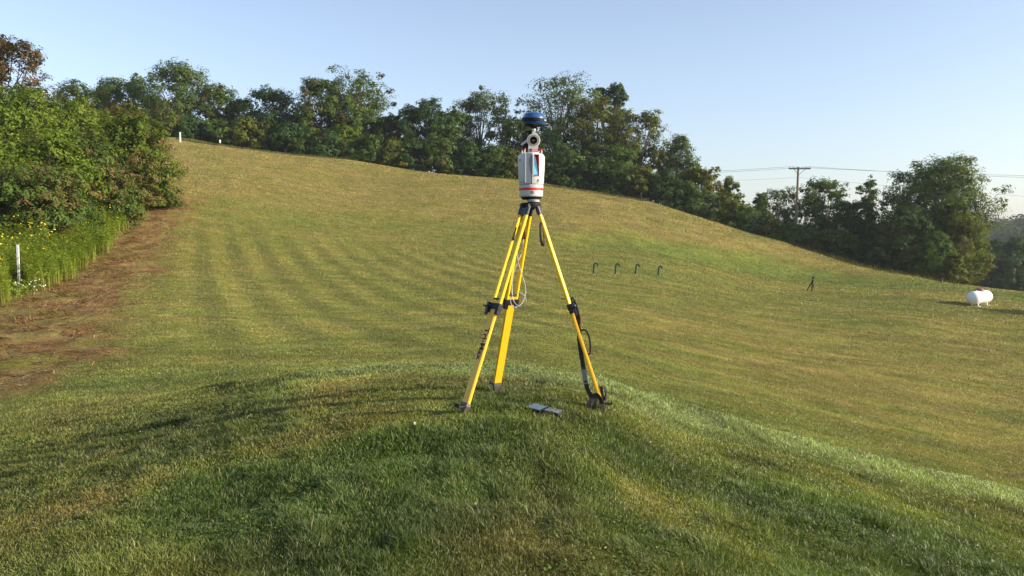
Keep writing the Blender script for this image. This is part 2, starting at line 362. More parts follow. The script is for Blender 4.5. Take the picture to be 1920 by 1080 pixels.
# ------------------------------------------------------------------ ground sheet
def build_ground():
    back = np.linspace(AZM, 2 * math.pi - AZM, 60)[1:-1]
    azs = np.concatenate([gaz, back]); A, L = np.meshgrid(azs, glr, indexing='ij'); Rr = np.exp(L)
    H = np.empty(A.shape); H[:NA] = GH
    t = ((back - AZM) / (2 * math.pi - 2 * AZM))[:, None]; t = t * t * (3 - 2 * t)
    H[NA:] = GH[-1][None] * (1 - t) + GH[0][None] * t
    X = Rr * np.sin(A); Y = Rr * np.cos(A); na = len(azs)
    V = np.stack([X, Y, H], -1).reshape(-1, 3)
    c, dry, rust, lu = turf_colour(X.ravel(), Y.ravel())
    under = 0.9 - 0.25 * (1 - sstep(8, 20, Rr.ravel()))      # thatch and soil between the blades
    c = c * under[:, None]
    fr = sstep(150, 260, Rr.ravel())[:, None]; c = c * (1 - fr) + np.array((0.05, 0.08, 0.03)) * fr
    i = np.arange(na)[:, None]; j = np.arange(NR - 1)[None]; i2 = (i + 1) % na
    Fc = np.stack(np.broadcast_arrays(i * NR + j, i * NR + j + 1, i2 * NR + j + 1, i2 * NR + j), -1).reshape(-1, 4)
    # centre cap
    V = np.concatenate([V, [[0, 0, 0.0]]]); c = np.concatenate([c, c[:1]])
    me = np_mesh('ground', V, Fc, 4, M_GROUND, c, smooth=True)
    o = link('ground', me); tag(o, kind='structure')
    ci = len(V) - 1
    cap = [(ci, ii * NR, ((ii + 1) % na) * NR) for ii in range(na)]
    capV = np.array([V[ii * NR] for ii in range(na)] + [V[ci]]); m = na
    Fc2 = np.array([(m, (ii + 1) % na, ii) for ii in range(na)])
    me2 = np_mesh('ground_underfoot', capV, Fc2, 3, M_GROUND, np.tile(c[:1], (len(capV), 1))); o2 = link('ground_underfoot', me2); tag(o2, kind='structure')
build_ground()

# ------------------------------------------------------------------ grass
def leaves(P, Nn, size, cols, asp=0.5):
    """diamond leaves at P with normals Nn; returns V, F"""
    n = len(P); t = rng.normal(size=(n, 3)); t -= (t * Nn).sum(1, keepdims=True) * Nn; t /= np.linalg.norm(t, axis=1, keepdims=True) + 1e-9
    b = np.cross(Nn, t); s = (size * rng.uniform(0.6, 1.3, n))[:, None]
    V = np.stack([P - t * s, P - b * s * asp + Nn * s * .15, P + t * s, P + b * s * asp + Nn * s * .15], 1).reshape(-1, 3)
    return V, np.arange(n * 4).reshape(-1, 4)
def link_clover():
    n = 26000; az = rng.uniform(R(-40), R(40), n); r = 2.8 * (8.5 / 2.8) ** rng.random(n); X = r * np.sin(az); Y = r * np.cos(az)
    ok = (fbm(X / .5, Y / .5, 66, 3) > .58); X, Y, r = X[ok], Y[ok], r[ok]; n = len(X)
    P = np.stack([X, Y, bil(GH, X, Y) + rng.uniform(.012, .034, n)], -1); P = np.repeat(P, 3, 0); a = rng.uniform(0, 2 * np.pi, n)[:, None] + np.array((0, 2.1, 4.2)); s_ = (rng.uniform(.004, .009, n))[:, None]
    P[:, 0] += (np.cos(a) * s_).ravel(); P[:, 1] += (np.sin(a) * s_).ravel(); Nn = rng.normal(size=(3 * n, 3)) * .35 + (0, 0, 1); Nn /= np.linalg.norm(Nn, axis=1, keepdims=True)
    V, Fc = leaves(P, Nn, np.repeat(s_.ravel(), 3), None, .8); c = np.array((.105, .15, .024)) * rng.uniform(.6, 1.3, (3 * n, 1))
    m = 16; az = rng.uniform(R(-34), R(34), m); r = rng.uniform(4, 17, m); x = r * np.sin(az); y = r * np.cos(az); Pf = np.stack([x, y, bil(GH, x, y) + .05], -1); Pf = np.repeat(Pf, 4, 0); Nf = rng.normal(size=(4 * m, 3)); Nf /= np.linalg.norm(Nf, axis=1, keepdims=True)
    V2, F2 = leaves(Pf, Nf, .010, None, .8)
    tag(link('clover', np_mesh('clover', np.concatenate([V, V2]), np.concatenate([Fc, F2 + len(V)]), 4, M_GRASS, np.concatenate([c, np.tile((.6, .6, .5), (4 * m, 1))]))), 'clover and small broad leaves scattered through the lawn', 'clover', kind='stuff')
def build_grass(N=2300000, rmin=2.6, rmax=105.0):
    az = rng.uniform(R(-40), R(40), N); u = rng.random(N); l = math.log(rmin) + (math.log(rmax) - math.log(rmin)) * u ** 1.12
    r = np.exp(l); X = r * np.sin(az); Y = r * np.cos(az)
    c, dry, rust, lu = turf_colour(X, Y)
    # keep the lawn clear under the weeds, thin the cut strip
    keep = rng.random(N) > 0.35 * rust
    X, Y, r, c, dry, rust, lu = [q[keep] for q in (X, Y, r, c, dry, rust, lu)]; N = len(X)
    Z = bil(GH, X, Y)
    tuft = fbm(X / 0.16, Y / 0.16, 81, 2)
    h = (0.009 + 0.015 * rng.random(N) ** 1.5) * (0.30 + 2.1 * tuft ** 1.7)
    h *= 1 + 0.9 * lu + 0.15 * (rng.random(N) < 0.03)
    h *= 1 + 0.5 * sstep(20, 60, r)
    wd = np.maximum(0.0030, 0.00085 * r) * rng.uniform(0.7, 1.3, N)
    h = np.maximum(h, wd * 0.9)
    ph = rng.uniform(0, 2 * np.pi, N); lean_a = rng.uniform(0, 2 * np.pi, N) * 0.8 + fbm(X / .25, Y / .25, 91, 2) * 8.0
    ln = h * rng.uniform(0.15, 1.1, N) * (1 + 0.5 * rust)
    ln = ln + rust * (r < 45) * rng.random(N) ** 2 * .10; h = h * (1 - 0.35 * rust)
    dx = np.cos(ph) * wd / 2; dy = np.sin(ph) * wd / 2
    lx = np.cos(lean_a) * ln; ly = np.sin(lean_a) * ln
    # per blade colour: species and dead blades
    q = rng.random(N)
    dead = (q < 0.07 + 0.22 * dry) & (r < 60); blue = (q > 0.72) & ~dead
    c = c * (rng.uniform(0.6, 1.4, N) * (0.55 + 0.9 * fbm(X / .22, Y / .22, 95, 3)) * (0.45 + 1.1 * fbm(X / .9, Y / .6, 96, 3)))[:, None]
    c[blue] = c[blue] * 0.45 + C_BLUE * 0.6
    c[dead] = c[dead] * 0.5 + np.array((0.26, 0.20, 0.095)) * 0.5
    rz = (rng.random(N) < rust * .8) & (r < 60); pz = np.array([(.36, .26, .12), (.25, .13, .055), (.10, .06, .03), (.30, .21, .09), (.13, .14, .035)])
    c[rz] = pz[rng.integers(0, 5, int(rz.sum()))] * rng.uniform(.7, 1.2, (int(rz.sum()), 1)) * (.45 + 1.1 * fbm(X[rz] / .45, Y[rz] / .3, 99, 3))[:, None]
    stalk = (rng.random(N) < .0014) & (r < 14); h[stalk] *= 1.5; ln[stalk] *= 1.6; wd[stalk] *= .6; c[stalk] = np.array((.34, .28, .15)) * rng.uniform(.7, 1.1, (int(stalk.sum()), 1))
    near = r < 9.5
    Zb = Z - 0.004
    out = []
    # near blades: bent, two segments
    i = np.where(near)[0]
    b0 = np.stack([X[i] - dx[i], Y[i] - dy[i], Zb[i]], -1); b1 = np.stack([X[i] + dx[i], Y[i] + dy[i], Zb[i]], -1)
    m0 = np.stack([X[i] - dx[i] * .8 + lx[i] * .35, Y[i] - dy[i] * .8 + ly[i] * .35, Z[i] + h[i] * .62], -1); m1 = np.stack([X[i] + dx[i] * .8 + lx[i] * .35, Y[i] + dy[i] * .8 + ly[i] * .35, Z[i] + h[i] * .62], -1)
    tp = np.stack([X[i] + lx[i], Y[i] + ly[i], Z[i] + h[i]], -1)
    V = np.stack([b0, b1, m0, m1, tp], 1).reshape(-1, 3); k = np.arange(len(i))[:, None] * 5
    T = np.concatenate([k + [0, 1, 3], k + [0, 3, 2], k + [2, 3, 4]]); Cn = np.concatenate([c[i]] * 3)
    j = np.where(~near)[0]
    a0 = np.stack([X[j] - dx[j], Y[j] - dy[j], Zb[j]], -1); a1 = np.stack([X[j] + dx[j], Y[j] + dy[j], Zb[j]], -1); a2 = np.stack([X[j] + lx[j], Y[j] + ly[j], Z[j] + h[j]], -1)
    V2 = np.stack([a0, a1, a2], 1).reshape(-1, 3); T2 = np.arange(len(j) * 3).reshape(-1, 3) + len(V)
    me = np_mesh('grass', np.concatenate([V, V2]), np.concatenate([T, T2]), 3, M_GRASS, np.concatenate([Cn, c[j]]))
    link_clover()
    tag(link('grass', me), 'mown lawn grass, green with dry brown patches', 'grass', kind='stuff')
build_grass()

# ------------------------------------------------------------------ trees
PAL = {
 'oak':   ((0.046, 0.086, 0.018), (0.098, 0.150, 0.026)),
 'dark':  ((0.027, 0.060, 0.017), (0.055, 0.104, 0.026)),
 'light': ((0.060, 0.100, 0.034), (0.105, 0.150, 0.050)),
 'yellow':((0.062, 0.088, 0.015), (0.135, 0.145, 0.020)),
 'bright':((0.058, 0.105, 0.015), (0.135, 0.180, 0.022)),
 'rust':  ((0.048, 0.062, 0.018), (0.105, 0.078, 0.030)),
 'mid':   ((0.050, 0.092, 0.016), (0.120, 0.160, 0.024)),
 'lime':  ((0.075, 0.125, 0.014), (0.150, 0.20, 0.020)),
}
RUSTC = np.array((0.150, 0.075, 0.038))
def tree(px, top, hw, d, pal, label, cat='tree', name='tree', group='trees along the hilltop', dens=1.0, leaf=None, base_cut=0.12, rusty=0.0, sparse=0.0,
         shape='round', nl=9000, pos=None, seed=0, cl=None, asp=0.5, depth_sc=0.9, skew=0.0, bare=0):
    base = pos if pos is not None else on(px, d)
    ztop = pix(px, top, d).z if pos is None else base.z + top
    H = ztop - base.z; Rw = hw / F * d if pos is None else hw
    root = empty(name, base); tag(root, label, cat, group)
    K = int((26 if cl is None else cl) * dens * 2.3); Rw *= 1.22
    cs = []; tries = 0
    while len(cs) < K and tries < 4000:
        tries += 1
        t = rng.uniform(base_cut, 1.0); a = rng.uniform(0, 2 * np.pi)
        if shape == 'round': env = math.sin(math.pi * min(1, max(0.02, (t - base_cut * .6) / (1.08 - base_cut * .6))) ** 0.8) ** 0.42
        elif shape == 'cone': env = (1.02 - t) ** 0.55 * min(1, (t - base_cut + .12) * 5)
        elif shape == 'bush': env = math.sqrt(max(0.02, 1 - t ** 2.2))
        else: env = 0.55 + 0.45 * t if t < .75 else math.sqrt(max(0, 1 - ((t - .75) / .27) ** 2))
        rr = env * (rng.random() ** 0.42)
        p = np.array((math.cos(a) * rr * Rw * .86 + skew * Rw * (t - .5), math.sin(a) * rr * Rw * depth_sc * .86, t * H * 0.96))
        if all(np.linalg.norm((p - q) * (1, 1, 1.2)) > Rw * 0.17 for q in cs): cs.append(p)
    cs.append(np.array((skew * Rw * .4, 0, H * 0.93)))
    sc_ = [1.0] * len(cs)
    for _ in range(int(len(cs) * (.7 if shape == 'bush' and d < 70 else .35))):
        q = cs[rng.integers(0, len(cs))]; o_ = q - np.array((0, 0, H * .4)); o_ /= np.linalg.norm(o_) + 1e-9
        e_ = q + (o_ * .8 + np.array((0, 0, .45)) + rng.normal(size=3) * .25) * Rw * rng.uniform(.22, .42)
        if e_[2] < H * 1.0 and math.hypot(e_[0], e_[1]) < Rw * (1.02 if shape != 'cone' else .35 + .65 * max(0, 1 - e_[2] / H)): cs.append(e_); sc_.append(rng.uniform(.35, .6))
    # trunk and limbs
    tb = MB(); tr = max(0.05, H * 0.017)
    trunk = [Vector((0, 0, -0.4))]; wv = (rng.normal() * .02 * H, rng.normal() * .02 * H)
    for k in range(1, 7):
        f = k / 6; trunk.append(Vector((wv[0] * math.sin(f * 4) + skew * Rw * .3 * f, wv[1] * math.sin(f * 5), H * .86 * f)))
    tb.tube(trunk, [tr * (1 - .85 * k / 6) for k in range(7)], 7)
    for q in cs:
        f = np.clip(q[2] / H * rng.uniform(.35, .7), .08, .8); s = f * 6 / .86 * .86; i0 = min(5, int(s)); st = trunk[i0].lerp(trunk[i0 + 1], s - i0)
        e = Vector(q); mid = st.lerp(e, .55) + Vector((rng.normal() * .04 * Rw, rng.normal() * .04 * Rw, -.05 * Rw))
        tb.tube([st, mid, e], [tr * .33 * (1 - f * .6), tr * .18, tr * .06], 5, cap=False)
    for _ in range(bare):
        e = Vector((rng.normal() * Rw * .35, rng.normal() * Rw * .2, H * rng.uniform(.98, 1.1)))
        st = Vector((e.x * .3, 0, H * .6)); tb.tube([st, st.lerp(e, .5) + Vector((.1, 0, 0)), e], [tr * .3, tr * .2, tr * .05], 4)
    tb.build('trunk', M_BARK, root, smooth=True)
    # crown
    ls = leaf if leaf is not None else 0.00145 * d
    cr = Rw * (0.27 if shape != 'bush' else .30); per = max(20, int(1.9 * nl / len(cs)))
    lo, hi = [np.array(c) for c in PAL[pal]]
    VV = []; CC = []
    for q, qs in zip(cs, sc_):
        n = int(per * qs ** 1.6 * rng.uniform(.6, 1.35) * (1 - sparse * rng.random()))
        dr = rng.normal(size=(n, 3)); dr /= np.linalg.norm(dr, axis=1, keepdims=True)
        # twigs: leaves gather round random spurs so that the clump edge is ragged
        ns = 14; sp = rng.normal(size=(ns, 3)); sp /= np.linalg.norm(sp, axis=1, keepdims=True); sp *= rng.uniform(.45, 1.05, (ns, 1))
        w_ = sp[rng.integers(0, ns, n)] + dr * rng.random((n, 1)) ** .5 * .42
        crr = cr * rng.uniform(.8, 1.2) * qs
        P = q + w_ * crr * np.array((1, 1, .72))
        P[:, 2] = np.maximum(P[:, 2], 0.05 * H * rng.random(n))
        out = P - np.array((0, 0, H * .45)); out /= np.linalg.norm(out, axis=1, keepdims=True)
        Nn = w_ * 1.0 + out * .6 + np.array((0, 0, .35)) + rng.normal(size=(n, 3)) * .35; Nn /= np.linalg.norm(Nn, axis=1, keepdims=True)
        V, _ = leaves(P, Nn, ls * rng.uniform(.8, 1.3), None, asp)
        k = np.clip(rng.normal(.45 + .25 * (rng.random() - .5), .22, n), 0, 1)[:, None]; c = lo * (1 - k) + hi * k
        c = c * rng.uniform(.82, 1.2)
        if rusty:
            rk = (rng.random() < rusty * 1.2) * rng.uniform(.2, .7); rm = rng.random(n) < rk + rusty * .08
            c[rm] = c[rm] * .3 + RUSTC * rng.uniform(.5, .9)
        VV.append(V); CC.append(c * rng.uniform(.8, 1.25, (n, 1)))
    V = np.concatenate(VV); C = np.concatenate(CC)
    link('crown', np_mesh('crown', V, np.arange(len(V)).reshape(-1, 4), 4, M_LEAF, C), root)
    return root

G1 = 'trees along the hilltop'
def T(*a, **k): return tree(*a, **k)
# left hedge and the trees behind it
GS = 'shrubs of the left hedgerow'
T(14, 52, 74, 62, 'rust', 'tall tree with rusty brown leaves at the upper left corner', nl=15000, rusty=.75, leaf=.115, sparse=.3, cl=34, group=None, base_cut=.3)
T(-90, 150, 110, 56, 'oak', 'green tree cut by the left edge of the picture behind the hedge', nl=14000, leaf=.12, group=GS)
T(48, 168, 95, 53, 'lime', 'yellow-green hedgerow tree directly below the rusty tree', nl=20000, leaf=.10, group=GS, shape='bush', cl=40)
T(150, 178, 78, 60, 'lime', 'light green tree with yellowing top in the middle of the left hedgerow', nl=17000, leaf=.105, group=GS, shape='bush', rusty=.12, cl=34)
T(225, 196, 62, 64, 'yellow', 'yellow-tinged shrub between the light green tree and the red-topped shrub', cat='shrub', name='shrub', nl=12000, leaf=.11, group=GS, shape='bush', rusty=.3)
T(258, 212, 68, 55, 'bright', 'dense bright green shrub with reddish top at the lawn end of the hedgerow', cat='shrub', name='shrub', nl=26000, leaf=.085, group=GS, shape='bush', rusty=.30, cl=44, base_cut=.0)
T(172, 250, 70, 48, 'oak', 'dark shrub with brown dying leaves left of the red-topped shrub', cat='shrub', name='shrub', nl=20000, leaf=.085, group=GS, shape='bush', rusty=.45, cl=38, base_cut=.0)
T(95, 240, 85, 45, 'lime', 'broad leafy green shrub in front of the hedgerow trees', cat='shrub', name='shrub', nl=24000, leaf=.085, group=GS, shape='bush', cl=42, rusty=.1, base_cut=.02)
T(64, 320, 82, 37, 'oak', 'small tree with visible trunk and rusty leaves above the tall weeds', nl=17000, leaf=.07, group=GS, rusty=.45, cl=34, base_cut=.42)
T(-30, 250, 95, 40, 'lime', 'bright yellow-green shrub at the left edge behind the weeds', cat='shrub', name='shrub', nl=20000, leaf=.08, group=GS, shape='bush', cl=36, base_cut=.0)
T(-150, 270, 120, 34, 'oak', 'shrub beyond the left edge of the picture', cat='shrub', name='shrub', nl=14000, leaf=.08, group=GS, shape='bush', base_cut=.0)
T(285, 345, 34, 58, 'bright', 'low bright shrub at the foot of the hedge end beside the lawn', cat='shrub', name='shrub', nl=7000, leaf=.085, group=GS, shape='bush', base_cut=.0)
T(215, 350, 45, 50, 'oak', 'low dark shrub behind the yellow flowering weeds', cat='shrub', name='shrub', nl=9000, leaf=.085, group=GS, shape='bush', base_cut=.0, rusty=.2)
T(130, 350, 50, 42, 'dark', 'low dark green shrub between the small tree and the hedge', cat='shrub', name='shrub', nl=9000, leaf=.08, group=GS, shape='bush', base_cut=.0, rusty=.15)
# skyline, left to right
T(148, 150, 52, 122, 'light', 'pale green tree standing behind the left hedgerow', group=G1)
T(245, 152, 62, 120, 'oak', 'rounded green tree between the hedgerow and the tall oak', group=G1, nl=11000)
T(205, 170, 45, 126, 'light', 'pale treetop showing behind the rounded green tree', group=G1)
T(338, 122, 66, 116, 'oak', 'tall dark oak above the white marker post on the hilltop', group=G1, nl=15000, rusty=.12, cl=34, sparse=.4)
T(322, 212, 34, 112, 'oak', 'low rusty brown bush at the foot of the tall dark oak', cat='shrub', name='shrub', group='shrubs along the hilltop', nl=5000, rusty=.7, shape='bush')
T(408, 158, 44, 118, 'oak', 'narrow oak just right of the tall dark oak', group=G1, rusty=.15, sparse=.4)
T(448, 190, 34, 124, 'light', 'pale feathery treetop in the dip right of the narrow oak', group=G1, nl=6000)
T(512, 168, 58, 117, 'dark', 'dark green tree with pointed twiggy top left of the rusty pair', group=G1, nl=12000, cl=32, sparse=.4)
T(560, 200, 36, 121, 'dark', 'thin dark tree with sky showing through, beside the rusty tree', group=G1, nl=5000, sparse=.7)
T(604, 148, 46, 115, 'oak', 'tall tree with brown patches leaning on the big dark green one', group=G1, nl=11000, rusty=.4)
T(672, 134, 64, 117, 'oak', 'largest dark green tree of the left skyline', group=G1, nl=15000, cl=36, rusty=.12, sparse=.3)
T(652, 238, 30, 111, 'lime', 'small yellow-green tree at the foot of the largest dark green tree', group=G1, nl=5000, shape='bush')
T(738, 218, 48, 119, 'dark', 'low dark tree in the gap between the two tall groups', group=G1, nl=9000)
T(800, 188, 50, 115, 'dark', 'dense dark green tree left of the blue instrument antenna', group=G1, nl=13000)
T(850, 205, 46, 118, 'oak', 'green tree beside the dense dark one, under the pale feathery crown', group=G1, nl=9000)
T(897, 172, 52, 122, 'light', 'pale feathery crown rising left of the instrument', group=G1, nl=9000, sparse=.6, cl=22)
T(948, 176, 30, 120, 'light', 'thin half bare tree just left of the instrument', group=G1, nl=2600, sparse=.8, bare=0, cl=16)
T(972, 225, 44, 114, 'oak', 'green tree directly behind the laser scanner', group=G1, nl=9000)
T(1052, 138, 72, 118, 'light', 'tallest airy grey-green tree right of the instrument', group=G1, nl=13000, sparse=.6, cl=34, bare=0)
T(1143, 153, 30, 125, 'dark', 'small round dark treetop peeking over the airy tree', group=G1, nl=6000, shape='round', base_cut=.74, cl=12)
T(1118, 185, 62, 113, 'yellow', 'olive-yellow tree beside the tallest airy tree', group=G1, nl=13000, rusty=.12, cl=32)
T(1195, 205, 56, 111, 'yellow', 'spreading yellow-green tree at the right shoulder of the hill', group=G1, nl=12000, sparse=.3, cl=30)
T(1040, 250, 56, 111, 'dark', 'dark tree behind the right side of the scanner', group=G1, nl=9000)
T(1150, 275, 50, 108, 'oak', 'low green tree under the olive-yellow tree', group=G1, nl=8000)
T(1272, 248, 46, 109, 'light', 'grey-green pointed tree right of the spreading yellow-green tree', group=G1, nl=9000, sparse=.4, shape='cone')
T(1308, 312, 38, 104, 'yellow', 'small tree turning yellow-brown on the right slope', group=G1, nl=8000, rusty=.25)
T(1364, 332, 24, 106, 'bright', 'small bright green treetop on the right slope', group=G1, nl=4500)
T(1425, 360, 26, 108, 'bright', 'small upright tree with finger-like shoots left of the utility pole', group=G1, nl=3500, shape='cone', bare=0, cl=16)
T(1462, 356, 44, 104, 'light', 'thin pale green tree just left of the utility pole', group=G1, nl=6000, sparse=.5)
T(1542, 338, 48, 100, 'oak', 'leafy green tree just right of the utility pole', group=G1, nl=10000, sparse=.3)
T(1600, 375, 44, 97, 'dark', 'dark low tree between the pole and the big right tree', group=G1, nl=8000)
T(1626, 330, 27, 101, 'oak', 'very thin twiggy tree left of the big right tree', group=G1, nl=3600, sparse=.6, base_cut=.3, bare=0, cl=14)
T(1690, 318, 50, 96, 'dark', 'dark half of the big right hand group, with open twigs', group=G1, nl=10000, sparse=.5)
T(1768, 298, 82, 92, 'mid', 'biggest tree on the right, with sunlit yellow-green side', group=G1, nl=42000, cl=66, base_cut=.06, leaf=.12, sparse=.1, depth_sc=.7)
T(1800, 400, 46, 88, 'yellow', 'yellow-green lower tree at the sunny foot of the biggest right tree', group=G1, nl=8000, base_cut=.05, leaf=.11)
T(1690, 388, 46, 88, 'dark', 'rounded dark tree in front of the big right hand group', group=G1, nl=12000, rusty=.15, leaf=.12, base_cut=.03)
T(1635, 425, 40, 92, 'dark', 'dark bush left of the rounded dark tree', cat='shrub', name='shrub', group='shrubs along the hilltop', nl=7000, shape='bush')
T(1752, 440, 40, 84, 'oak', 'leafy bush above the small stump on the right', cat='shrub', name='shrub', group='shrubs along the hilltop', nl=8000, shape='bush', leaf=.11)
T(1786, 478, 24, 81, 'yellow', 'sunlit bush at the lawn edge under the biggest right tree', cat='shrub', name='shrub', group='shrubs along the hilltop', nl=4500, shape='bush', leaf=.11, base_cut=0)
# far right valley wood, seen one by one
GV = 'dark trees in the valley at the right edge'
for i, (px, tp, hw, d) in enumerate([(1822, 468, 42, 150), (1868, 452, 44, 158), (1912, 446, 40, 150), (1960, 440, 46, 154), (2020, 430, 50, 150), (1845, 480, 40, 140), (1895, 478, 42, 138), (1800, 470, 36, 160)]):
    T(px, tp, hw, d, 'dark', ['leftmost dark valley tree beside the biggest right tree', 'dark valley tree with rounded top, second from the left', 'dark valley tree touching the right edge', 'dark valley tree beyond the right edge', 'outermost dark valley tree beyond the right edge', 'lower dark valley tree above the left end of the white tank', 'lower dark valley tree above the right end of the white tank', 'dark valley tree half hidden by the biggest right tree'][i], group=GV, nl=8000, leaf=.24)
# understorey at the foot of the skyline
GU = 'shrubs along the hilltop'
ud = [(365, 225), (425, 232), (470, 222), (540, 232), (585, 245), (618, 250), (690, 255), (735, 265), (775, 262), (830, 262), (880, 268), (925, 275), (965, 285), (1010, 290), (1065, 292), (1110, 300), (1160, 305), (1205, 312), (1245, 322), (1285, 345), (1325, 362), (1355, 370), (1385, 385), (1415, 398), (1445, 412), (1475, 425), (1515, 430), (1555, 432), (1590, 445), (1662, 450), (1710, 465)]
kinds = ['dark', 'oak', 'yellow', 'dark', 'oak']
where = ['under the oak by the white post', 'right of the small white vent', 'under the narrow oak', 'under the pointed dark tree', 'left of the rusty tree foot', 'at the foot of the rusty tree', 'under the largest left skyline tree', 'in the gap right of the largest tree', 'left of the dense dark tree', 'under the dense dark tree', 'left of the scanner by two trees', 'left of the scanner', 'directly behind the scanner', 'right of the scanner', 'under the tallest airy tree', 'right of the airy tree trunk', 'under the olive-yellow tree', 'under the spreading tree', 'at the foot of the right shoulder', 'under the grey-green pointed tree', 'under the yellow-brown tree', 'left of the bright treetop', 'right of the bright treetop', 'left of the finger-shoot tree', 'under the finger-shoot tree', 'left of the pole base', 'right of the pole base', 'under the leafy tree by the pole', 'under the low dark tree', 'left of the rounded dark tree foot', 'right of the rounded dark tree foot']
for i, (px, tp) in enumerate(ud):
    k = kinds[i % 5] if px < 1290 else ('yellow', 'oak', 'light')[i % 3]
    col = {'dark': 'dark green', 'oak': 'green', 'yellow': 'olive-yellow', 'light': 'pale green'}[k]
    dd = float(np.interp(px, (330, 1000, 1210, 1500, 1700), (110, 108, 103, 96, 86)))
    T(px, tp, 36, dd, k, f'{col} understorey shrub {where[i]}', cat='shrub', name='shrub', group=GU, nl=4200, shape='bush', cl=18, base_cut=0.0, rusty=.15 if i % 4 == 1 else 0)
# tree right of the picture whose shadow falls across the lawn
T(0, 6.0, 2.5, 0, 'oak', 'tree right of the picture that shades the lawn by the tank', group=None, nl=9000, leaf=.12, pos=Vector((47.0, 50.6, gz(47.0, 50.6))))

# far wood on the hazy ridge (nobody could count it)
def far_wood():
    n = 5200; az = rng.uniform(R(-14), R(50), n); r = rng.uniform(430, 640, n)
    x = r * np.sin(az); y = r * np.cos(az); z = bil(GH, x, y); hh = rng.uniform(9, 17, n) * (1 + .5 * (fbm(x / 30, y / 30, 3, 2) - .5))
    m = 60; P = np.repeat(np.stack([x, y, z], -1), m, 0); dr = rng.normal(size=(n * m, 3)); dr /= np.linalg.norm(dr, axis=1, keepdims=True)
    w3 = np.repeat(hh, m)[:, None]; P = P + dr * w3 * np.array((.42, .42, .38)) * rng.uniform(.75, 1.05, (n * m, 1)) + np.array((0, 0, .6)) * w3
    V, Fc = leaves(P, dr, 1.1, None, .6)
    c = np.array((0.045, 0.07, 0.025)) * rng.uniform(.6, 1.4, (n * m, 1))
    tag(link('far_woodland', np_mesh('far_woodland', V, Fc, 4, M_LEAF, c)), 'distant hazy wooded ridge beyond the valley', 'woodland', kind='stuff')
far_wood()

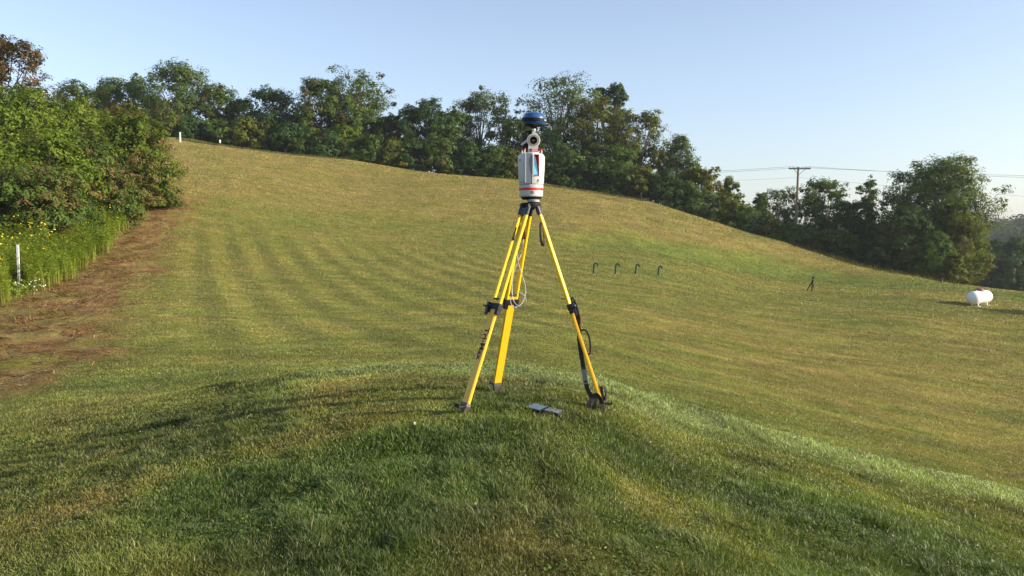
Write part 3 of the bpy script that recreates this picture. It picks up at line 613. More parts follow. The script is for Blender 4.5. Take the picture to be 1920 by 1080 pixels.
# ------------------------------------------------------------------ tall weeds along the hedge
M_WEED = leafmat('weed_leaves', 0.42, 0.6, 0.15)
_g = ground_at(36, 540); SX, SY = _g.x, _g.y
def weeds():
    pe = np.array(weed_edge); seg = np.diff(pe, axis=0); L = np.hypot(seg[:, 0], seg[:, 1]); cum = np.concatenate([[0], np.cumsum(L)])
    n = 6500; s = rng.uniform(0, cum[-1], n); x0 = np.interp(s, cum, pe[:, 0]); y0 = np.interp(s, cum, pe[:, 1])
    dx = np.interp(s, cum[:-1] + L / 2, seg[:, 0] / L); dy = np.interp(s, cum[:-1] + L / 2, seg[:, 1] / L)
    nrm = np.stack([-dy, dx], -1); nrm /= np.linalg.norm(nrm, axis=1, keepdims=True)
    off = rng.random(n) ** 1.3 * 8.5 + (fbm(s / 1.4, s * 0, 5, 2) - .5) * 1.0
    X = x0 + nrm[:, 0] * off; Y = y0 + nrm[:, 1] * off; Z = bil(GH, X, Y)
    h = rng.uniform(1.5, 2.5, n) * (0.40 + .4 * sstep(0, 1.8, off)) * (0.75 + .5 * fbm(X / 1.6, Y / 1.6, 7, 2)) * np.interp(s, (0, cum[-1] * .75, cum[-1]), (1.08, 1.1, .8))
    VV = []; CC = []
    lo = np.array((.13, .21, .022)); hi = np.array((.26, .33, .040))
    # stems
    sa, sr = math.atan2(SX, SY), math.hypot(SX, SY); kp = ~((np.abs(np.arctan2(X, Y) - sa) < .011) & (np.hypot(X, Y) < sr + .25))
    X, Y, Z, h, s, off = [q_[kp] for q_ in (X, Y, Z, h, s, off)]; n = len(X)
    lean = rng.normal(size=(n, 2)) * .12 * h[:, None]; w0 = .007
    B = np.stack([X, Y, Z], -1); Tp = np.stack([X + lean[:, 0], Y + lean[:, 1], Z + h], -1)
    for ax in ((1, 0, 0), (0, 1, 0)):
        a = np.array(ax) * w0
        VV.append(np.stack([B - a, B + a, Tp + a * .4, Tp - a * .4], 1).reshape(-1, 3)); CC.append(np.tile(np.array((.15, .12, .045)), (n, 1)) * rng.uniform(.6, 1.2, (n, 1)))
    # leaves: narrow, rising then drooping, all the way up the stem
    m = 26; f = rng.random((n, m)) ** .65; base = B[:, None] + (Tp - B)[:, None] * (.12 + .88 * f[..., None]); a = rng.uniform(0, 2 * np.pi, (n, m)); ll = rng.uniform(.12, .26, (n, m)) * (1.15 - .5 * f)
    dv = np.stack([np.cos(a), np.sin(a), rng.uniform(-.25, .75, (n, m))], -1); tip = base + dv * ll[..., None]
    sdv = np.stack([-np.sin(a), np.cos(a), rng.normal(size=(n, m)) * .5], -1) * (.014 + .010 * rng.random((n, m)))[..., None]; md = base + dv * ll[..., None] * .5 + np.array((0, 0, .012))
    VV.append(np.stack([base, md - sdv, tip, md + sdv], 2).reshape(-1, 3))
    k = np.clip(rng.normal(.5, .25, (n, m)) + (fbm(X / 2.5, Y / 2.5, 77, 2) - .5)[:, None] * 1.2, 0, 1)[..., None]; c = lo * (1 - k) + hi * k
    lowf = (f < .25) & (rng.random((n, m)) < .55); c[lowf] = np.array((.17, .12, .05)); c = c * rng.uniform(.75, 1.25, (n, m, 1)); CC.append(c.reshape(-1, 3))
    # long upright grass between the stems
    nb = 15000; ii = rng.integers(0, n, nb); bx = X[ii] + rng.normal(size=nb) * .15; by = Y[ii] + rng.normal(size=nb) * .15; bh = h[ii] * rng.uniform(.5, .95, nb); ba = rng.uniform(0, np.pi, nb)
    bp = np.stack([bx, by, bil(GH, bx, by)], -1); sd = np.stack([np.cos(ba) * .011, np.sin(ba) * .011, 0 * ba], -1); bend = rng.normal(size=(nb, 2)) * .10 * bh[:, None]
    md = bp + np.stack([bend[:, 0] * .3, bend[:, 1] * .3, bh * .6], -1); tp_ = bp + np.stack([bend[:, 0], bend[:, 1], bh], -1)
    VV.append(np.stack([bp - sd, bp + sd, md + sd * .8, md - sd * .8], 1).reshape(-1, 3)); VV.append(np.stack([md - sd * .8, md + sd * .8, tp_ + sd * .1, tp_ - sd * .1], 1).reshape(-1, 3))
    cb = (lo * .35 + hi * .75) * rng.uniform(.7, 1.25, (nb, 1)); cb2 = cb.copy(); cb2[:] = cb * .6 + np.array((.14, .10, .04)) * .4; CC.append(cb2); CC.append(cb)
    # low leafy ground cover at the edge
    q = 9000; s2 = rng.uniform(0, cum[-1], q); x2 = np.interp(s2, cum, pe[:, 0]) - .1 - rng.random(q) * 1.2 + rng.normal(size=q) * .12; y2 = np.interp(s2, cum, pe[:, 1]) + rng.random(q) * .5
    P = np.stack([x2, y2, bil(GH, x2, y2) + rng.random(q) ** 1.5 * .34], -1); Nn = rng.normal(size=(q, 3)) * .5 + (0.3, -.3, .8); Nn /= np.linalg.norm(Nn, axis=1, keepdims=True)
    V, _ = leaves(P, Nn, .05, None, .6); VV.append(V); CC.append((lo * .5 + hi * .5) * rng.uniform(.6, 1.25, (q, 1)))
    V = np.concatenate(VV); C = np.concatenate(CC)
    tag(link('tall_weeds', np_mesh('tall_weeds', V, np.arange(len(V)).reshape(-1, 4), 4, M_WEED, C)), 'tall leafy weeds along the foot of the hedgerow', 'weeds', kind='stuff')
    # yellow flowers on the taller stems, in drifts
    yel = simple('yellow_petals', (.85, .62, .02), .6, var=.2)
    dens = fbm(X / 1.5, Y / 1.5, 33, 2) + .32 * (s < cum[-1] * .48) + .10 * (s > cum[-1] * .62)
    idx = np.where((dens > .62) & (off > .8) & (rng.random(n) < .15))[0]
    PP = np.concatenate([Tp[idx] + rng.normal(size=(len(idx), 3)) * (.05, .05, .05) for _ in range(2)]); VV = []
    Nn = rng.normal(size=(len(PP), 3)) * .5 + np.array((.5, -.8, .5)); Nn /= np.linalg.norm(Nn, axis=1, keepdims=True)
    for _ in range(3):
        V, _f = leaves(PP, Nn, .036, None, .45); VV.append(V)
    V = np.concatenate(VV); tag(link('yellow_wildflowers', np_mesh('yellow_wildflowers', V, np.arange(len(V)).reshape(-1, 4), 4, yel)), 'small yellow wildflowers on top of the tall weeds', 'wildflowers', kind='stuff')
    wht = simple('white_petals', (.8, .8, .75), .6, var=.05)
    g = ground_at(44, 556); q = 32; P = np.stack([g.x + rng.normal(size=q) * .30, g.y + rng.normal(size=q) * .4 + .3, np.zeros(q)], -1); P[:, 2] = bil(GH, P[:, 0], P[:, 1]) + rng.uniform(.1, .42, q)
    Nn = rng.normal(size=(q, 3)) * .4 + np.array((.3, -.8, .5)); Nn /= np.linalg.norm(Nn, axis=1, keepdims=True)
    V = np.concatenate([leaves(P, Nn, .024, None, .6)[0] for _ in range(2)])
    tag(link('white_wildflowers', np_mesh('white_wildflowers', V, np.arange(len(V)).reshape(-1, 4), 4, wht)), 'white wildflowers round the foot of the near marker post', 'wildflowers', kind='stuff')
weeds()

def debris():
    pe = np.array(strip_c); L = np.hypot(*np.diff(pe, axis=0).T); cum = np.concatenate([[0], np.cumsum(L)])
    n = 30000; s = rng.uniform(0, cum[-1], n); X = np.interp(s, cum, pe[:, 0]) + rng.normal(size=n) * 1.15; Y = np.interp(s, cum, pe[:, 1]) + rng.normal(size=n) * .5
    ok = fbm(X / .6, Y / .4, 23, 3) > .47; X, Y = X[ok], Y[ok]; n = len(X); Z = bil(GH, X, Y)
    a = rng.normal(size=n) * .7 + fbm(X / 1.5, Y / 1.5, 24, 2) * 9; ll = rng.uniform(.06, .24, n); up = rng.random(n) ** 2 * .11 * sstep(8, 22, np.hypot(X, Y))
    P = np.stack([X, Y, Z + rng.random(n) * .035], -1); dv = np.stack([np.cos(a) * ll, np.sin(a) * ll, up], -1); sd = np.stack([-np.sin(a), np.cos(a), 0 * a + .5], -1) * rng.uniform(.004, .010, n)[:, None]
    V = np.stack([P - sd, P + sd, P + dv + sd * .3, P + dv - sd * .3], 1).reshape(-1, 3)
    pz = np.array([(.40, .29, .13), (.30, .17, .07), (.12, .06, .03), (.22, .09, .04), (.34, .25, .12), (.05, .03, .018)]); c = pz[rng.integers(0, 6, n)] * rng.uniform(.7, 1.2, (n, 1))
    tag(link('cut_straw', np_mesh('cut_straw', V, np.arange(len(V)).reshape(-1, 4), 4, M_LEAF, c)), 'dry brown cut stalks lying on the strip beside the weeds', 'straw', kind='stuff')
debris()
def edge_growth():
    """rough unmown growth where the lawn ends on the right slope and along the hilltop"""
    line = [ground_at(px, py + 2) for px, py in [(330, 262), (415, 274), (640, 299), (800, 320), (1010, 347), (1200, 377), (1330, 407), (1410, 432), (1490, 462), (1560, 485), (1640, 507), (1720, 520), (1800, 533)]]
    pe = np.array([(p.x, p.y) for p in line]); L = np.hypot(*np.diff(pe, axis=0).T); cum = np.concatenate([[0], np.cumsum(L)])
    n = 26000; s = rng.uniform(0, cum[-1], n); X = np.interp(s, cum, pe[:, 0]); Y = np.interp(s, cum, pe[:, 1]); d = np.hypot(X, Y)
    rough = sstep(cum[-1] * .5, cum[-1] * .72, s); off = 1.2 + rng.random(n) * (2.5 + 4 * rough); X = X * (1 + off / d); Y = Y * (1 + off / d); Z = bil(GH, X, Y)
    h = rng.uniform(.05, .28, n) + rough * rng.uniform(.0, .5, n) ** 1.3 * fbm(X / 2.2, Y / 2.2, 14, 3) * 1.6; a = rng.uniform(0, 2 * np.pi, n); wd = .035 * rng.uniform(.5, 1.6, n)
    P = np.stack([X, Y, Z], -1); sd = np.stack([np.cos(a) * wd, np.sin(a) * wd, 0 * a], -1); tp = P + np.stack([rng.normal(size=n) * .15 * h, rng.normal(size=n) * .15 * h, h], -1)
    V = np.stack([P - sd, P + sd, tp], 1).reshape(-1, 3)
    k = rng.random((n, 1)) ** 1.8; c = (np.array((.030, .048, .012)) * (1 - k) + np.array((.12, .10, .035)) * k) * (.5 + fbm(X / 1.5, Y / 1.5, 4, 3))[:, None]
    tag(link('rough_grass', np_mesh('rough_grass', V, np.arange(len(V)).reshape(-1, 3), 3, M_LEAF, c)), 'uncut rough grass along the far edge of the lawn', 'grass', kind='stuff')
edge_growth()
# ------------------------------------------------------------------ morning haze
hz = MB(); hz.box((0, 0, 24.0), (3400, 3400, 94.0))
mh = bpy.data.materials.new('haze'); mh.use_nodes = True; th = mh.node_tree; th.nodes.clear()
vo = th.nodes.new('ShaderNodeVolumePrincipled'); vo.inputs['Density'].default_value = HAZE; vo.inputs['Color'].default_value = (.86, .92, 1, 1); vo.inputs['Anisotropy'].default_value = 0.2
ho = th.nodes.new('ShaderNodeOutputMaterial'); th.links.new(vo.outputs[0], ho.inputs['Volume'])
tag(hz.build('haze', mh), 'thin morning haze over the whole valley', 'haze', kind='stuff')
#OBJECTS_HERE
# ------------------------------------------------------------------ materials of the instruments
def scuffed(name, col, rough):
    m = simple(name, col, rough, var=.07, scale=50, coat=.15); t = m.node_tree; b = t.nodes['Principled BSDF']
    tc = t.nodes.new('ShaderNodeTexCoord'); n = t.nodes.new('ShaderNodeTexNoise'); n.inputs['Scale'].default_value = 38; n.inputs['Detail'].default_value = 9; n.inputs['Roughness'].default_value = .8
    r = t.nodes.new('ShaderNodeMapRange'); r.inputs[1].default_value = .60; r.inputs[2].default_value = .70; r.inputs[4].default_value = .65
    x = t.nodes.new('ShaderNodeMix'); x.data_type = 'RGBA'; x.inputs[7].default_value = (.16, .12, .05, 1); src = b.inputs['Base Color'].links[0].from_socket
    t.links.new(tc.outputs['Object'], n.inputs['Vector']); t.links.new(n.outputs['Fac'], r.inputs[0]); t.links.new(r.outputs[0], x.inputs[0]); t.links.new(src, x.inputs[6]); t.links.new(x.outputs[2], b.inputs['Base Color'])
    return m
M_YEL = scuffed('yellow_fibreglass', (.80, .53, .012), .34)
M_YEL2 = scuffed('yellow_lower_leg', (.74, .43, .012), .42)
M_BLK = simple('black_plastic', (.013, .013, .015), .5, var=.3, spec=.25)
M_NAVY = simple('dark_navy_casting', (.016, .022, .042), .4, var=.2)
M_WEB = simple('black_webbing', (.022, .021, .020), .85, var=.35, scale=200, bump=.4)
M_GREYWEB = simple('grey_webbing', (.20, .19, .16), .8, var=.2, scale=200)
M_WHITE = simple('white_paint', (.50, .51, .52), .35, var=.03, coat=.2)
M_PANEL = simple('silver_panel', (.17, .195, .235), .4, var=.04, metal=.1)
M_GREYP = simple('grey_plastic', (.30, .31, .32), .5, var=.06)
M_RED = simple('red_paint', (.62, .018, .014), .38, var=.06)
M_REDL = simple('faded_red_label', (.70, .20, .14), .4, var=.1)
M_BLUE = simple('blue_enamel', (.016, .075, .22), .32, var=.06, coat=.5)
M_STEEL = simple('worn_steel', (.11, .10, .09), .6, metal=.3, var=.3)
M_LET = simple('black_lettering', (.012, .012, .012), .6)
M_LETG = simple('grey_lettering', (.17, .19, .23), .6)
M_CABLE = simple('light_grey_cable', (.40, .40, .40), .45, var=.05)
M_LENS = simple('lens_glass', (.02, .03, .03), .05, spec=1.0)
M_TAUPE = simple('grey_lens_ring', (.24, .21, .18), .5)
M_MIRROR = simple('blue_tinted_glass', (.10, .48, .66), .12, var=.05, spec=.9)
M_BROWN = simple('brown_leather', (.18, .10, .05), .7)

# ------------------------------------------------------------------ survey tripod
D0 = 5.67
HC = pix(995, 383, D0)                                  # centre of the tripod head
TR = empty('survey_tripod', (HC.x, HC.y, gz(HC.x, HC.y)))
tag(TR, 'yellow survey tripod with black clamps standing on the grassy mound', 'tripod')
LOC = TR.location.copy()
hm = MB(); hm.lathe([(.040, -.030), (.062, -.026), (.070, -.008), (.070, .006), (.062, .010)], 36, c=HC)
hm.box((HC.x, HC.y, HC.z - .028), (.05, .05, .02)); hm.build('tripod_head', M_BLK, TR, smooth=True, local=LOC)
def leg(foot, label, word=False, orange=False, radial=None):
    foot = Vector(foot); rad = Vector((foot.x - HC.x, foot.y - HC.y, 0)).normalized()
    if radial is not None: rad = Vector(radial).normalized()
    P0 = HC + rad * .045 + Vector((0, 0, -.012)); u = (foot - P0); L = u.length; u.normalize()
    t = Vector((-rad.y, rad.x, 0)); t = (t - u * t.dot(u)).normalized(); n = t.cross(u).normalized()
    if n.dot(rad) < 0: n = -n
    Mx = Matrix((t, n, -u)).transposed()                # local x=t, y=n, z=up the leg
    def P(s, a=0, b=0): return P0 + u * s + t * a + n * b
    w_ = .038
    rods = MB()
    for sd in (-1, 1): rods.tube([P(.055, sd * w_ * .93), P(L * .515, sd * w_)], .0140, 14)
    lg = rods.build('leg', M_YEL, TR, smooth=True, local=LOC)
    b = MB(); b.box(P(.032), (.074, .020, .066), Mx)
    for sd in (-1, 1): b.tube([P(-.004, sd * w_ * .9), P(.068, sd * w_ * .93)], .0165, 14)
    b.tube([P(.0, -w_ * 1.25), P(.0, w_ * 1.25)], .017, 12)
    b.build('hinge_bracket', M_NAVY, lg, smooth=True, local=LOC)
    for a_ in (-.018, .018):
        sc = MB(); sc.lathe([(.004, 0), (.0035, .003)], 10, M=Matrix((t, -u, n)).transposed(), c=P(.05, a_, .010)); sc.build('bracket_screw', M_STEEL, lg, local=LOC)
    lo = MB(); lo.box((P(L * .475) + P(L - .055)) / 2, (.060, .023, (L - .055) - L * .475), Mx)
    for sd in (-1, 1): lo.box((P(L * .475, sd * .0315) + P(L - .055, sd * .0315)) / 2, (.003, .012, L - .06 - L * .475), Mx)
    lw = lo.build('lower_leg', M_YEL2, lg, bevel=.0015, local=LOC)
    c = MB(); c.box(P(L * .50), (.112, .036, .042), Mx); c.box(P(L * .50 - .055), (.066, .028, .008), Mx)
    c.box(P(L * .50 + .034, w_), (.030, .030, .040), Mx); c.box(P(L * .50 + .030, -w_), (.026, .028, .030), Mx)
    c.build('clamp', M_BLK, lg, bevel=.002, local=LOC)
    k = MB(); k.box(P(L * .50 + .022, -.046, .026), (.018, .018, .090), Mx); k.tube([P(L * .50, -.03, .015), P(L * .50, -.046, .040)], .008, 8)
    k.tube([P(L * .50 + .012, -.05, .030), P(L * .50 + .006, -.085, .040)], [.010, .004], 8)
    k.build('clamp_lever', M_NAVY, lg, bevel=.002, local=LOC)
    f = MB(); a0 = P(L - .062); 
    ring = []
    for (s_, hx_, hy_) in ((L - .064, .031, .016), (L - .040, .033, .018), (L - .020, .024, .015), (L + .035, .003, .003)):
        ring.append([P(s_, x * hx_, y * hy_) for x, y in ((-1, -1), (1, -1), (1, 1), (-1, 1))])
    vs = [v for r_ in ring for v in r_]; fs = [(0, 1, 2, 3), (12, 13, 14, 15)] + [(4 * i + q, 4 * i + (q + 1) % 4, 4 * i + 4 + (q + 1) % 4, 4 * i + 4 + q) for i in range(3) for q in range(4)]
    f.add(vs, fs); f.build('foot_point', M_STEEL, lg, bevel=.001, local=LOC)
    st = MB(); R2 = Matrix((t, rad, Vector((0, 0, 1)))).transposed(); st.box(P(L - .040) + rad * .038 + Vector((0, 0, .004)), (.052, .062, .010), R2)
    st.box(P(L - .044) + rad * .066 + Vector((0, 0, .012)), (.050, .008, .020), R2)
    st.build('foot_step', M_BLK, lg, bevel=.002, local=LOC)
    if word:
        cpt = P(L * .50 + (L * .5) * .36, 0, .0118) ; xax = u; 
        cands = n; yax = cands.cross(xax)
        Mt = Matrix.Translation(cpt - LOC) @ Matrix((xax, yax, n)).transposed().to_4x4()
        text_mesh('lettering', 'Tri-Max', .068, M_LET, lw, Mt, bold=.0018)
    return lg, P, L, t, n, rad, u
fA = on(868, 5.30); fA.z += .012; fB = on(929.5, 6.08); fB.z += .022; fC = on(1134, 5.5); fC.z += .012
LA = leg(fA, 'A', word=True); LB = leg(fB, 'B'); LC = leg(fC, 'C', radial=(1, -.10, 0))

# carrying strap, handle and its bundle: parts of the tripod
_, PC, LCn, tC, nC, radC, uC = LC
sp = smooth_path([pix(1073, 566, 5.62), pix(1082, 585, 5.60), pix(1085, 615, 5.57), pix(1086.5, 640, 5.55), pix(1090, 665, 5.54), pix(1094, 690, 5.52), pix(1099, 720, 5.50), pix(1104, 735, 5.49), pix(1111, 744, 5.48)], 5)
st = MB(); st.ribbon(sp, .030, .003, Vector((1, -.35, .1))); so = st.build('carrying_strap', M_WEB, TR, local=LOC)
gp = [p for p in sp if pix(0, 688, 5.5).z > p.z > pix(0, 722, 5.5).z]
st = MB(); st.ribbon([p + Vector((0, -.003, 0)) for p in gp], .034, .005, Vector((1, -.35, .1))); st.build('strap_pad', M_GREYWEB, so, local=LOC)
for yy in (692, 715):
    st = MB(); c_ = min(sp, key=lambda p: abs(p.z - pix(0, yy, 5.5).z)); st.box(c_ + Vector((.001, -.009, 0)), (.022, .006, .013)); st.build('buckle', M_BLK, so, bevel=.001, local=LOC)
st = MB(); st.ribbon(smooth_path([pix(1111, 744, 5.48), pix(1106, 754, 5.45), pix(1102, 767, 5.43)], 5), .030, .004, Vector((1, -.3, 0)))
st.ribbon(smooth_path([pix(1110, 743, 5.48), pix(1117, 748, 5.46), pix(1115, 758, 5.43), pix(1113, 770, 5.42)], 5), .028, .004, Vector((1, -.4, 0)))
st.ribbon(smooth_path([pix(1111, 744, 5.48), pix(1118, 740, 5.47), pix(1124, 745, 5.46), pix(1130, 757, 5.46)], 5), .026, .004, Vector((.3, -.3, 1)))
st.build('strap_end', M_WEB, TR, local=LOC)
st = MB()
for k in range(5):
    a = k * .9; c0 = PC(LCn * .93, 0, .030 + .004 * math.sin(a))
    st.ribbon(smooth_path([c0 + uC * -.055 + tC * .012 * math.cos(a), c0 + uC * -.03 + nC * .022 + tC * .02 * math.sin(a * 2), c0 + uC * .012 + nC * .014, c0 + uC * .045 - nC * .004 + tC * .014 * math.sin(a), c0 + uC * .01 - nC * .01, c0 + uC * -.055 + tC * .012 * math.cos(a)], 5), .016, .004, tC + nC * math.sin(a) * .8)
st.build('strap_bundle', M_WEB, TR, local=LOC)
st = MB(); st.tube(smooth_path([PC(LCn * .505, 0, .014), PC(LCn * .46, 0, .030), PC(LCn * .49, 0, .045), PC(LCn * .56, 0, .040), PC(LCn * .60, 0, .018)], 6), .006, 8)
st.ribbon(smooth_path([PC(LCn * .475, 0, .022), PC(LCn * .52, 0, .040), PC(LCn * .565, 0, .038)], 5), .020, .008, tC)
st.tube([PC(LCn * .455, 0, -.012), PC(LCn * .45, 0, -.040)], .003, 6); st.build('strap_buckle', M_BLK, TR, smooth=True, local=LOC)
hd = MB(); hp = smooth_path([PC(LCn * .617, 0, .014), PC(LCn * .623, 0, .048), PC(LCn * .65, 0, .060), PC(LCn * .69, 0, .052), PC(LCn * .73, 0, .032), PC(LCn * .733, 0, .014)], 6)
hd.tube(hp, .0065, 10); hd.ribbon(hp[7:22], .020, .009, tC); hd.build('carry_handle', M_BLK, TR, smooth=True, local=LOC)

# black coiled cable hung from the right leg
cc = pix(1016.5, 439, 5.62); ck = empty('cable_coil', cc); tag(ck, 'black coiled cable hanging beside the top of the right tripod leg', 'cable')
m = MB()
for k in range(6):
    q = []; off = Vector((.004 * math.sin(k * 2.1), .006 * math.cos(k * 1.7), 0)); ra = .070 + .003 * math.sin(k * 3.3)
    for i in range(33):
        a = 2 * math.pi * i / 32; q.append(off + Vector((.014 * math.sin(a) - .005 * math.cos(a), ra * .7 * math.sin(a), ra * 1.12 * math.cos(a))))
    m.tube(q, .0042, 7, cap=False)
m.build('coil', M_BLK, ck, smooth=True)
m = MB(); hk = PC(.11, 0, -.004) - cc; m.tube(smooth_path([Vector((0, 0, .070)), Vector((-.004, 0, .09)), hk * .8 + Vector((-.004, 0, .02)), hk], 5), .003, 7)
m.build('tie', M_BLK, ck, smooth=True)

# white looped cable
cp = [(985, 396), (980, 425), (974, 452), (970, 470), (970.5, 483), (972.5, 495), (978, 513), (983.5, 530), (985.5, 543), (984.5, 553), (981, 565), (974, 573), (966, 576), (959, 571), (957, 562), (960.5, 555), (966, 550.5), (974, 549), (981, 552), (986, 561), (985.5, 569), (980, 575), (972, 574), (964, 566), (960.5, 552), (960, 537), (963, 512), (969, 495), (975, 482), (978.5, 470), (984, 430), (989, 398)]
n_c = len(cp); wp = [pix(x, y, 5.50 + .06 * math.sin(i / n_c * 9) + (.26 if y < 462 else (.12 if y < 480 else 0))) for i, (x, y) in enumerate(cp)]
m = MB(); m.tube(smooth_path(wp, 5), .0028, 8); wc = m.build('cable', M_CABLE, None, smooth=True)
tag(wc, 'light grey looped cable dangling between the tripod legs', 'cable')
# small brown pouch hanging under the head
m = MB(); pc = pix(981, 436, 5.70); m.box(pc, (.034, .016, .095)); m.tube([pc + Vector((0, 0, .045)), HC + Vector((-.01, .01, -.03))], .0025, 6)
po = m.build('pouch', M_BROWN, None, bevel=.002); tag(po, 'narrow brown pouch hanging under the tripod head', 'pouch')
m = MB(); pc = pix(965.5, 436, 5.60); m.box(pc, (.010, .014, .075), Euler((0, R(14), 0)).to_matrix()); m.box(pc + Vector((-.011, 0, -.042)), (.016, .018, .022)); pn = m.build('holder', M_NAVY, TR, bevel=.002, local=LOC)

# ------------------------------------------------------------------ laser scanner
SB = pix(996, 373, D0); SCN = empty('laser_scanner', SB)
tag(SCN, 'white and red laser scanner mounted on top of the yellow tripod', 'laser scanner')
m = MB(); m.lathe([(.060, .0), (.060, -.006)], 36); m.lathe([(.038, -.007), (.040, -.014), (.036, -.022), (.040, -.026), (.042, -.034)], 32, c=(.012, -.018, 0))
m.lathe([(.073, .012), (.066, .0)], 40); m.build('mounting_plate', M_BLK, SCN, smooth=True)
m = MB(); m.lathe([(.036, -.006), (.0405, -.009), (.0405, -.022), (.034, -.026)], 32, c=(.016, -.034, 0)); m.build('base_lock', M_GREYP, SCN, smooth=True)
m = MB(); m.lathe([(.074, .012), (.079, .015), (.080, .022), (.082, .056)], 64); m.lathe([(.082, .0725), (.083, .0735), (.084, .092), (.080, .0955)], 64); m.build('base', M_WHITE, SCN, smooth=True)
m = MB(); m.lathe([(.0828, .056), (.0832, .0725)], 64); m.build('red_band', M_RED, SCN, smooth=True)
m = MB(); m.lathe([(.0745, .0165), (.0806, .0165), (.0806, .021), (.0745, .021)], 64); m.build('base_seam', M_GREYP, SCN, smooth=True)
hb = MB(); hb.lathe([(.076, .096), (.0835, .0985), (.086, .104), (.088, .150), (.0915, .200), (.0930, .265), (.0925, .286), (.086, .300), (.076, .307), (.060, .309)], 72)
head = hb.build('scanner_head', M_WHITE, SCN, smooth=True)
def boolean(obj, cutter):
    md = obj.modifiers.new('b', 'BOOLEAN'); md.operation = 'DIFFERENCE'; md.object = cutter; md.solver = 'EXACT'
    bpy.context.view_layer.update(); me = bpy.data.meshes.new_from_object(obj.evaluated_get(bpy.context.evaluated_depsgraph_get()))
    obj.modifiers.clear(); obj.data = me; bpy.data.objects.remove(cutter)
x0, x1, za, zb = .0175, .0525, .152, .297
cut = MB(); cut.box(((x0 + x1) / 2, -.085, (za + zb) / 2), (x1 - x0, .11, zb - za)); cu_ = cut.build('cut', M_WHITE); cu_.parent = SCN; boolean(head, cu_)
cut = MB(); cut.box((-.0170, -.1285, .2), (.050, .09, .24)); cu_ = cut.build('cut', M_WHITE); cu_.parent = SCN; boolean(head, cu_)
# recess: red walls and a sloping blue glass
r_ = MB(); e = .0012
r_.add([(x1 - e, -.072, zb - e), (x1 - e, -.032, zb - e), (x1 - e, -.032, za + e), (x1 - e, -.072, za + e)], [(0, 1, 2, 3)])
r_.add([(x0 + .011, -.034, zb - e), (x1 - e, -.034, zb - e), (x1 - e, -.034, za + e), (x0 + .011, -.034, za + e)], [(0, 1, 2, 3)])
r_.add([(x1 - e, -.0735, zb - e), (x0 + .008, -.030, zb - e), (x1 - e, -.074, za + .004)], [(0, 1, 2)])
r_.add([(x0 + e, -.079, za + .008), (x1 - e, -.072, za + .008), (x1 - e, -.03, za + .008), (x0 + e, -.03, za + .008)], [(0, 1, 2, 3)])
r_.box(((x0 + x1) / 2, -.0795, za + .001), (x1 - x0 + .002, .008, .006), Euler((0, 0, R(24))).to_matrix())
r_.build('recess_lining', M_RED, head)
g = MB(); g.add([(x0 + e, -.078, za + .009), (x1 - .004, -.070, za + .009), (x0 + .0105, -.058, zb - .012), (x0 + e, -.058, zb - .012)], [(0, 1, 2, 3)])
g.add([(x0 + e, -.077, za + .009), (x1 - .004, -.069, za + .009), (x0 + .0105, -.057, zb - .012), (x0 + e, -.057, zb - .012)], [(0, 1, 2, 3)]); g.build('scan_mirror', M_MIRROR, head)
pl = MB(); pl.box((-.0165, -.0845, .2025), (.040, .004, .203)); pl.build('side_panel', M_PANEL, head, bevel=.0008)
st_ = MB(); st_.box((-.0405, -.0835, .205), (.0065, .009, .198)); st_.box((.0065, -.0850, .2025), (.0055, .006, .203)); st_.build('panel_edge', M_WHITE, head, bevel=.001)
sm_ = MB(); sm_.box((-.060, -.0605, .111), (.036, .004, .006), Euler((0, 0, R(-43))).to_matrix()); sm_.build('panel_latch', M_GREYP, head)
text_mesh('lettering', 'RIEGL', .021, M_LETG, head, Matrix.Translation((-.014, -.0868, .231)) @ Matrix(((0, -1, 0, 0), (0, 0, -1, 0), (1, 0, 0, 0), (0, 0, 0, 1))), .0003, .0004)
def emblem(par, ang, z, rad, Rr, txt=True, full=1.0, mat=M_LET):
    a = R(ang); nrm = Vector((math.sin(a), -math.cos(a), 0)); tx = Vector((math.cos(a), math.sin(a), 0)); c_ = nrm * rad + Vector((0, 0, z)); Mx = Matrix((tx, Vector((0, 0, 1)), nrm)).transposed()
    mb = MB(); N = 40; na_ = int(N * full)
    for i in range(na_):
        q = []
        for rr_, dz_ in ((Rr, 0), (Rr * .78, 0)):
            for k in (i, i + 1):
                th_ = 2 * math.pi * k / N + .9; q.append(c_ + Mx @ Vector((rr_ * math.cos(th_), rr_ * math.sin(th_), .0006 - (rad - math.sqrt(max(0, rad * rad - (rr_ * math.cos(th_)) ** 2))))))
        mb.add([q[0], q[1], q[3], q[2]], [(0, 1, 2, 3)])
    eo = mb.build('emblem', mat, par)
    if txt: text_mesh('emblem_letter', 'R', Rr * 1.55, mat, eo if par is SCN else par, Matrix.Translation(c_ + nrm * .0004) @ Mx.to_4x4(), .0002, .0003)
emblem(SCN, 3, .040, .0815, .0118)
emblem(head, 33, .120, .0878, .0120, full=.6)
m = MB(); a = R(-58); m.lathe([(.012, 0), (.012, .0012)], 28, M=Matrix((Vector((math.cos(a), math.sin(a), 0)), Vector((0, 0, 1)), Vector((math.sin(a), -math.cos(a), 0)))).transposed(), c=Vector((math.sin(a), -math.cos(a), 0)) * .0922 + Vector((0, 0, .262)))
m.build('round_vent', M_GREYP, head)
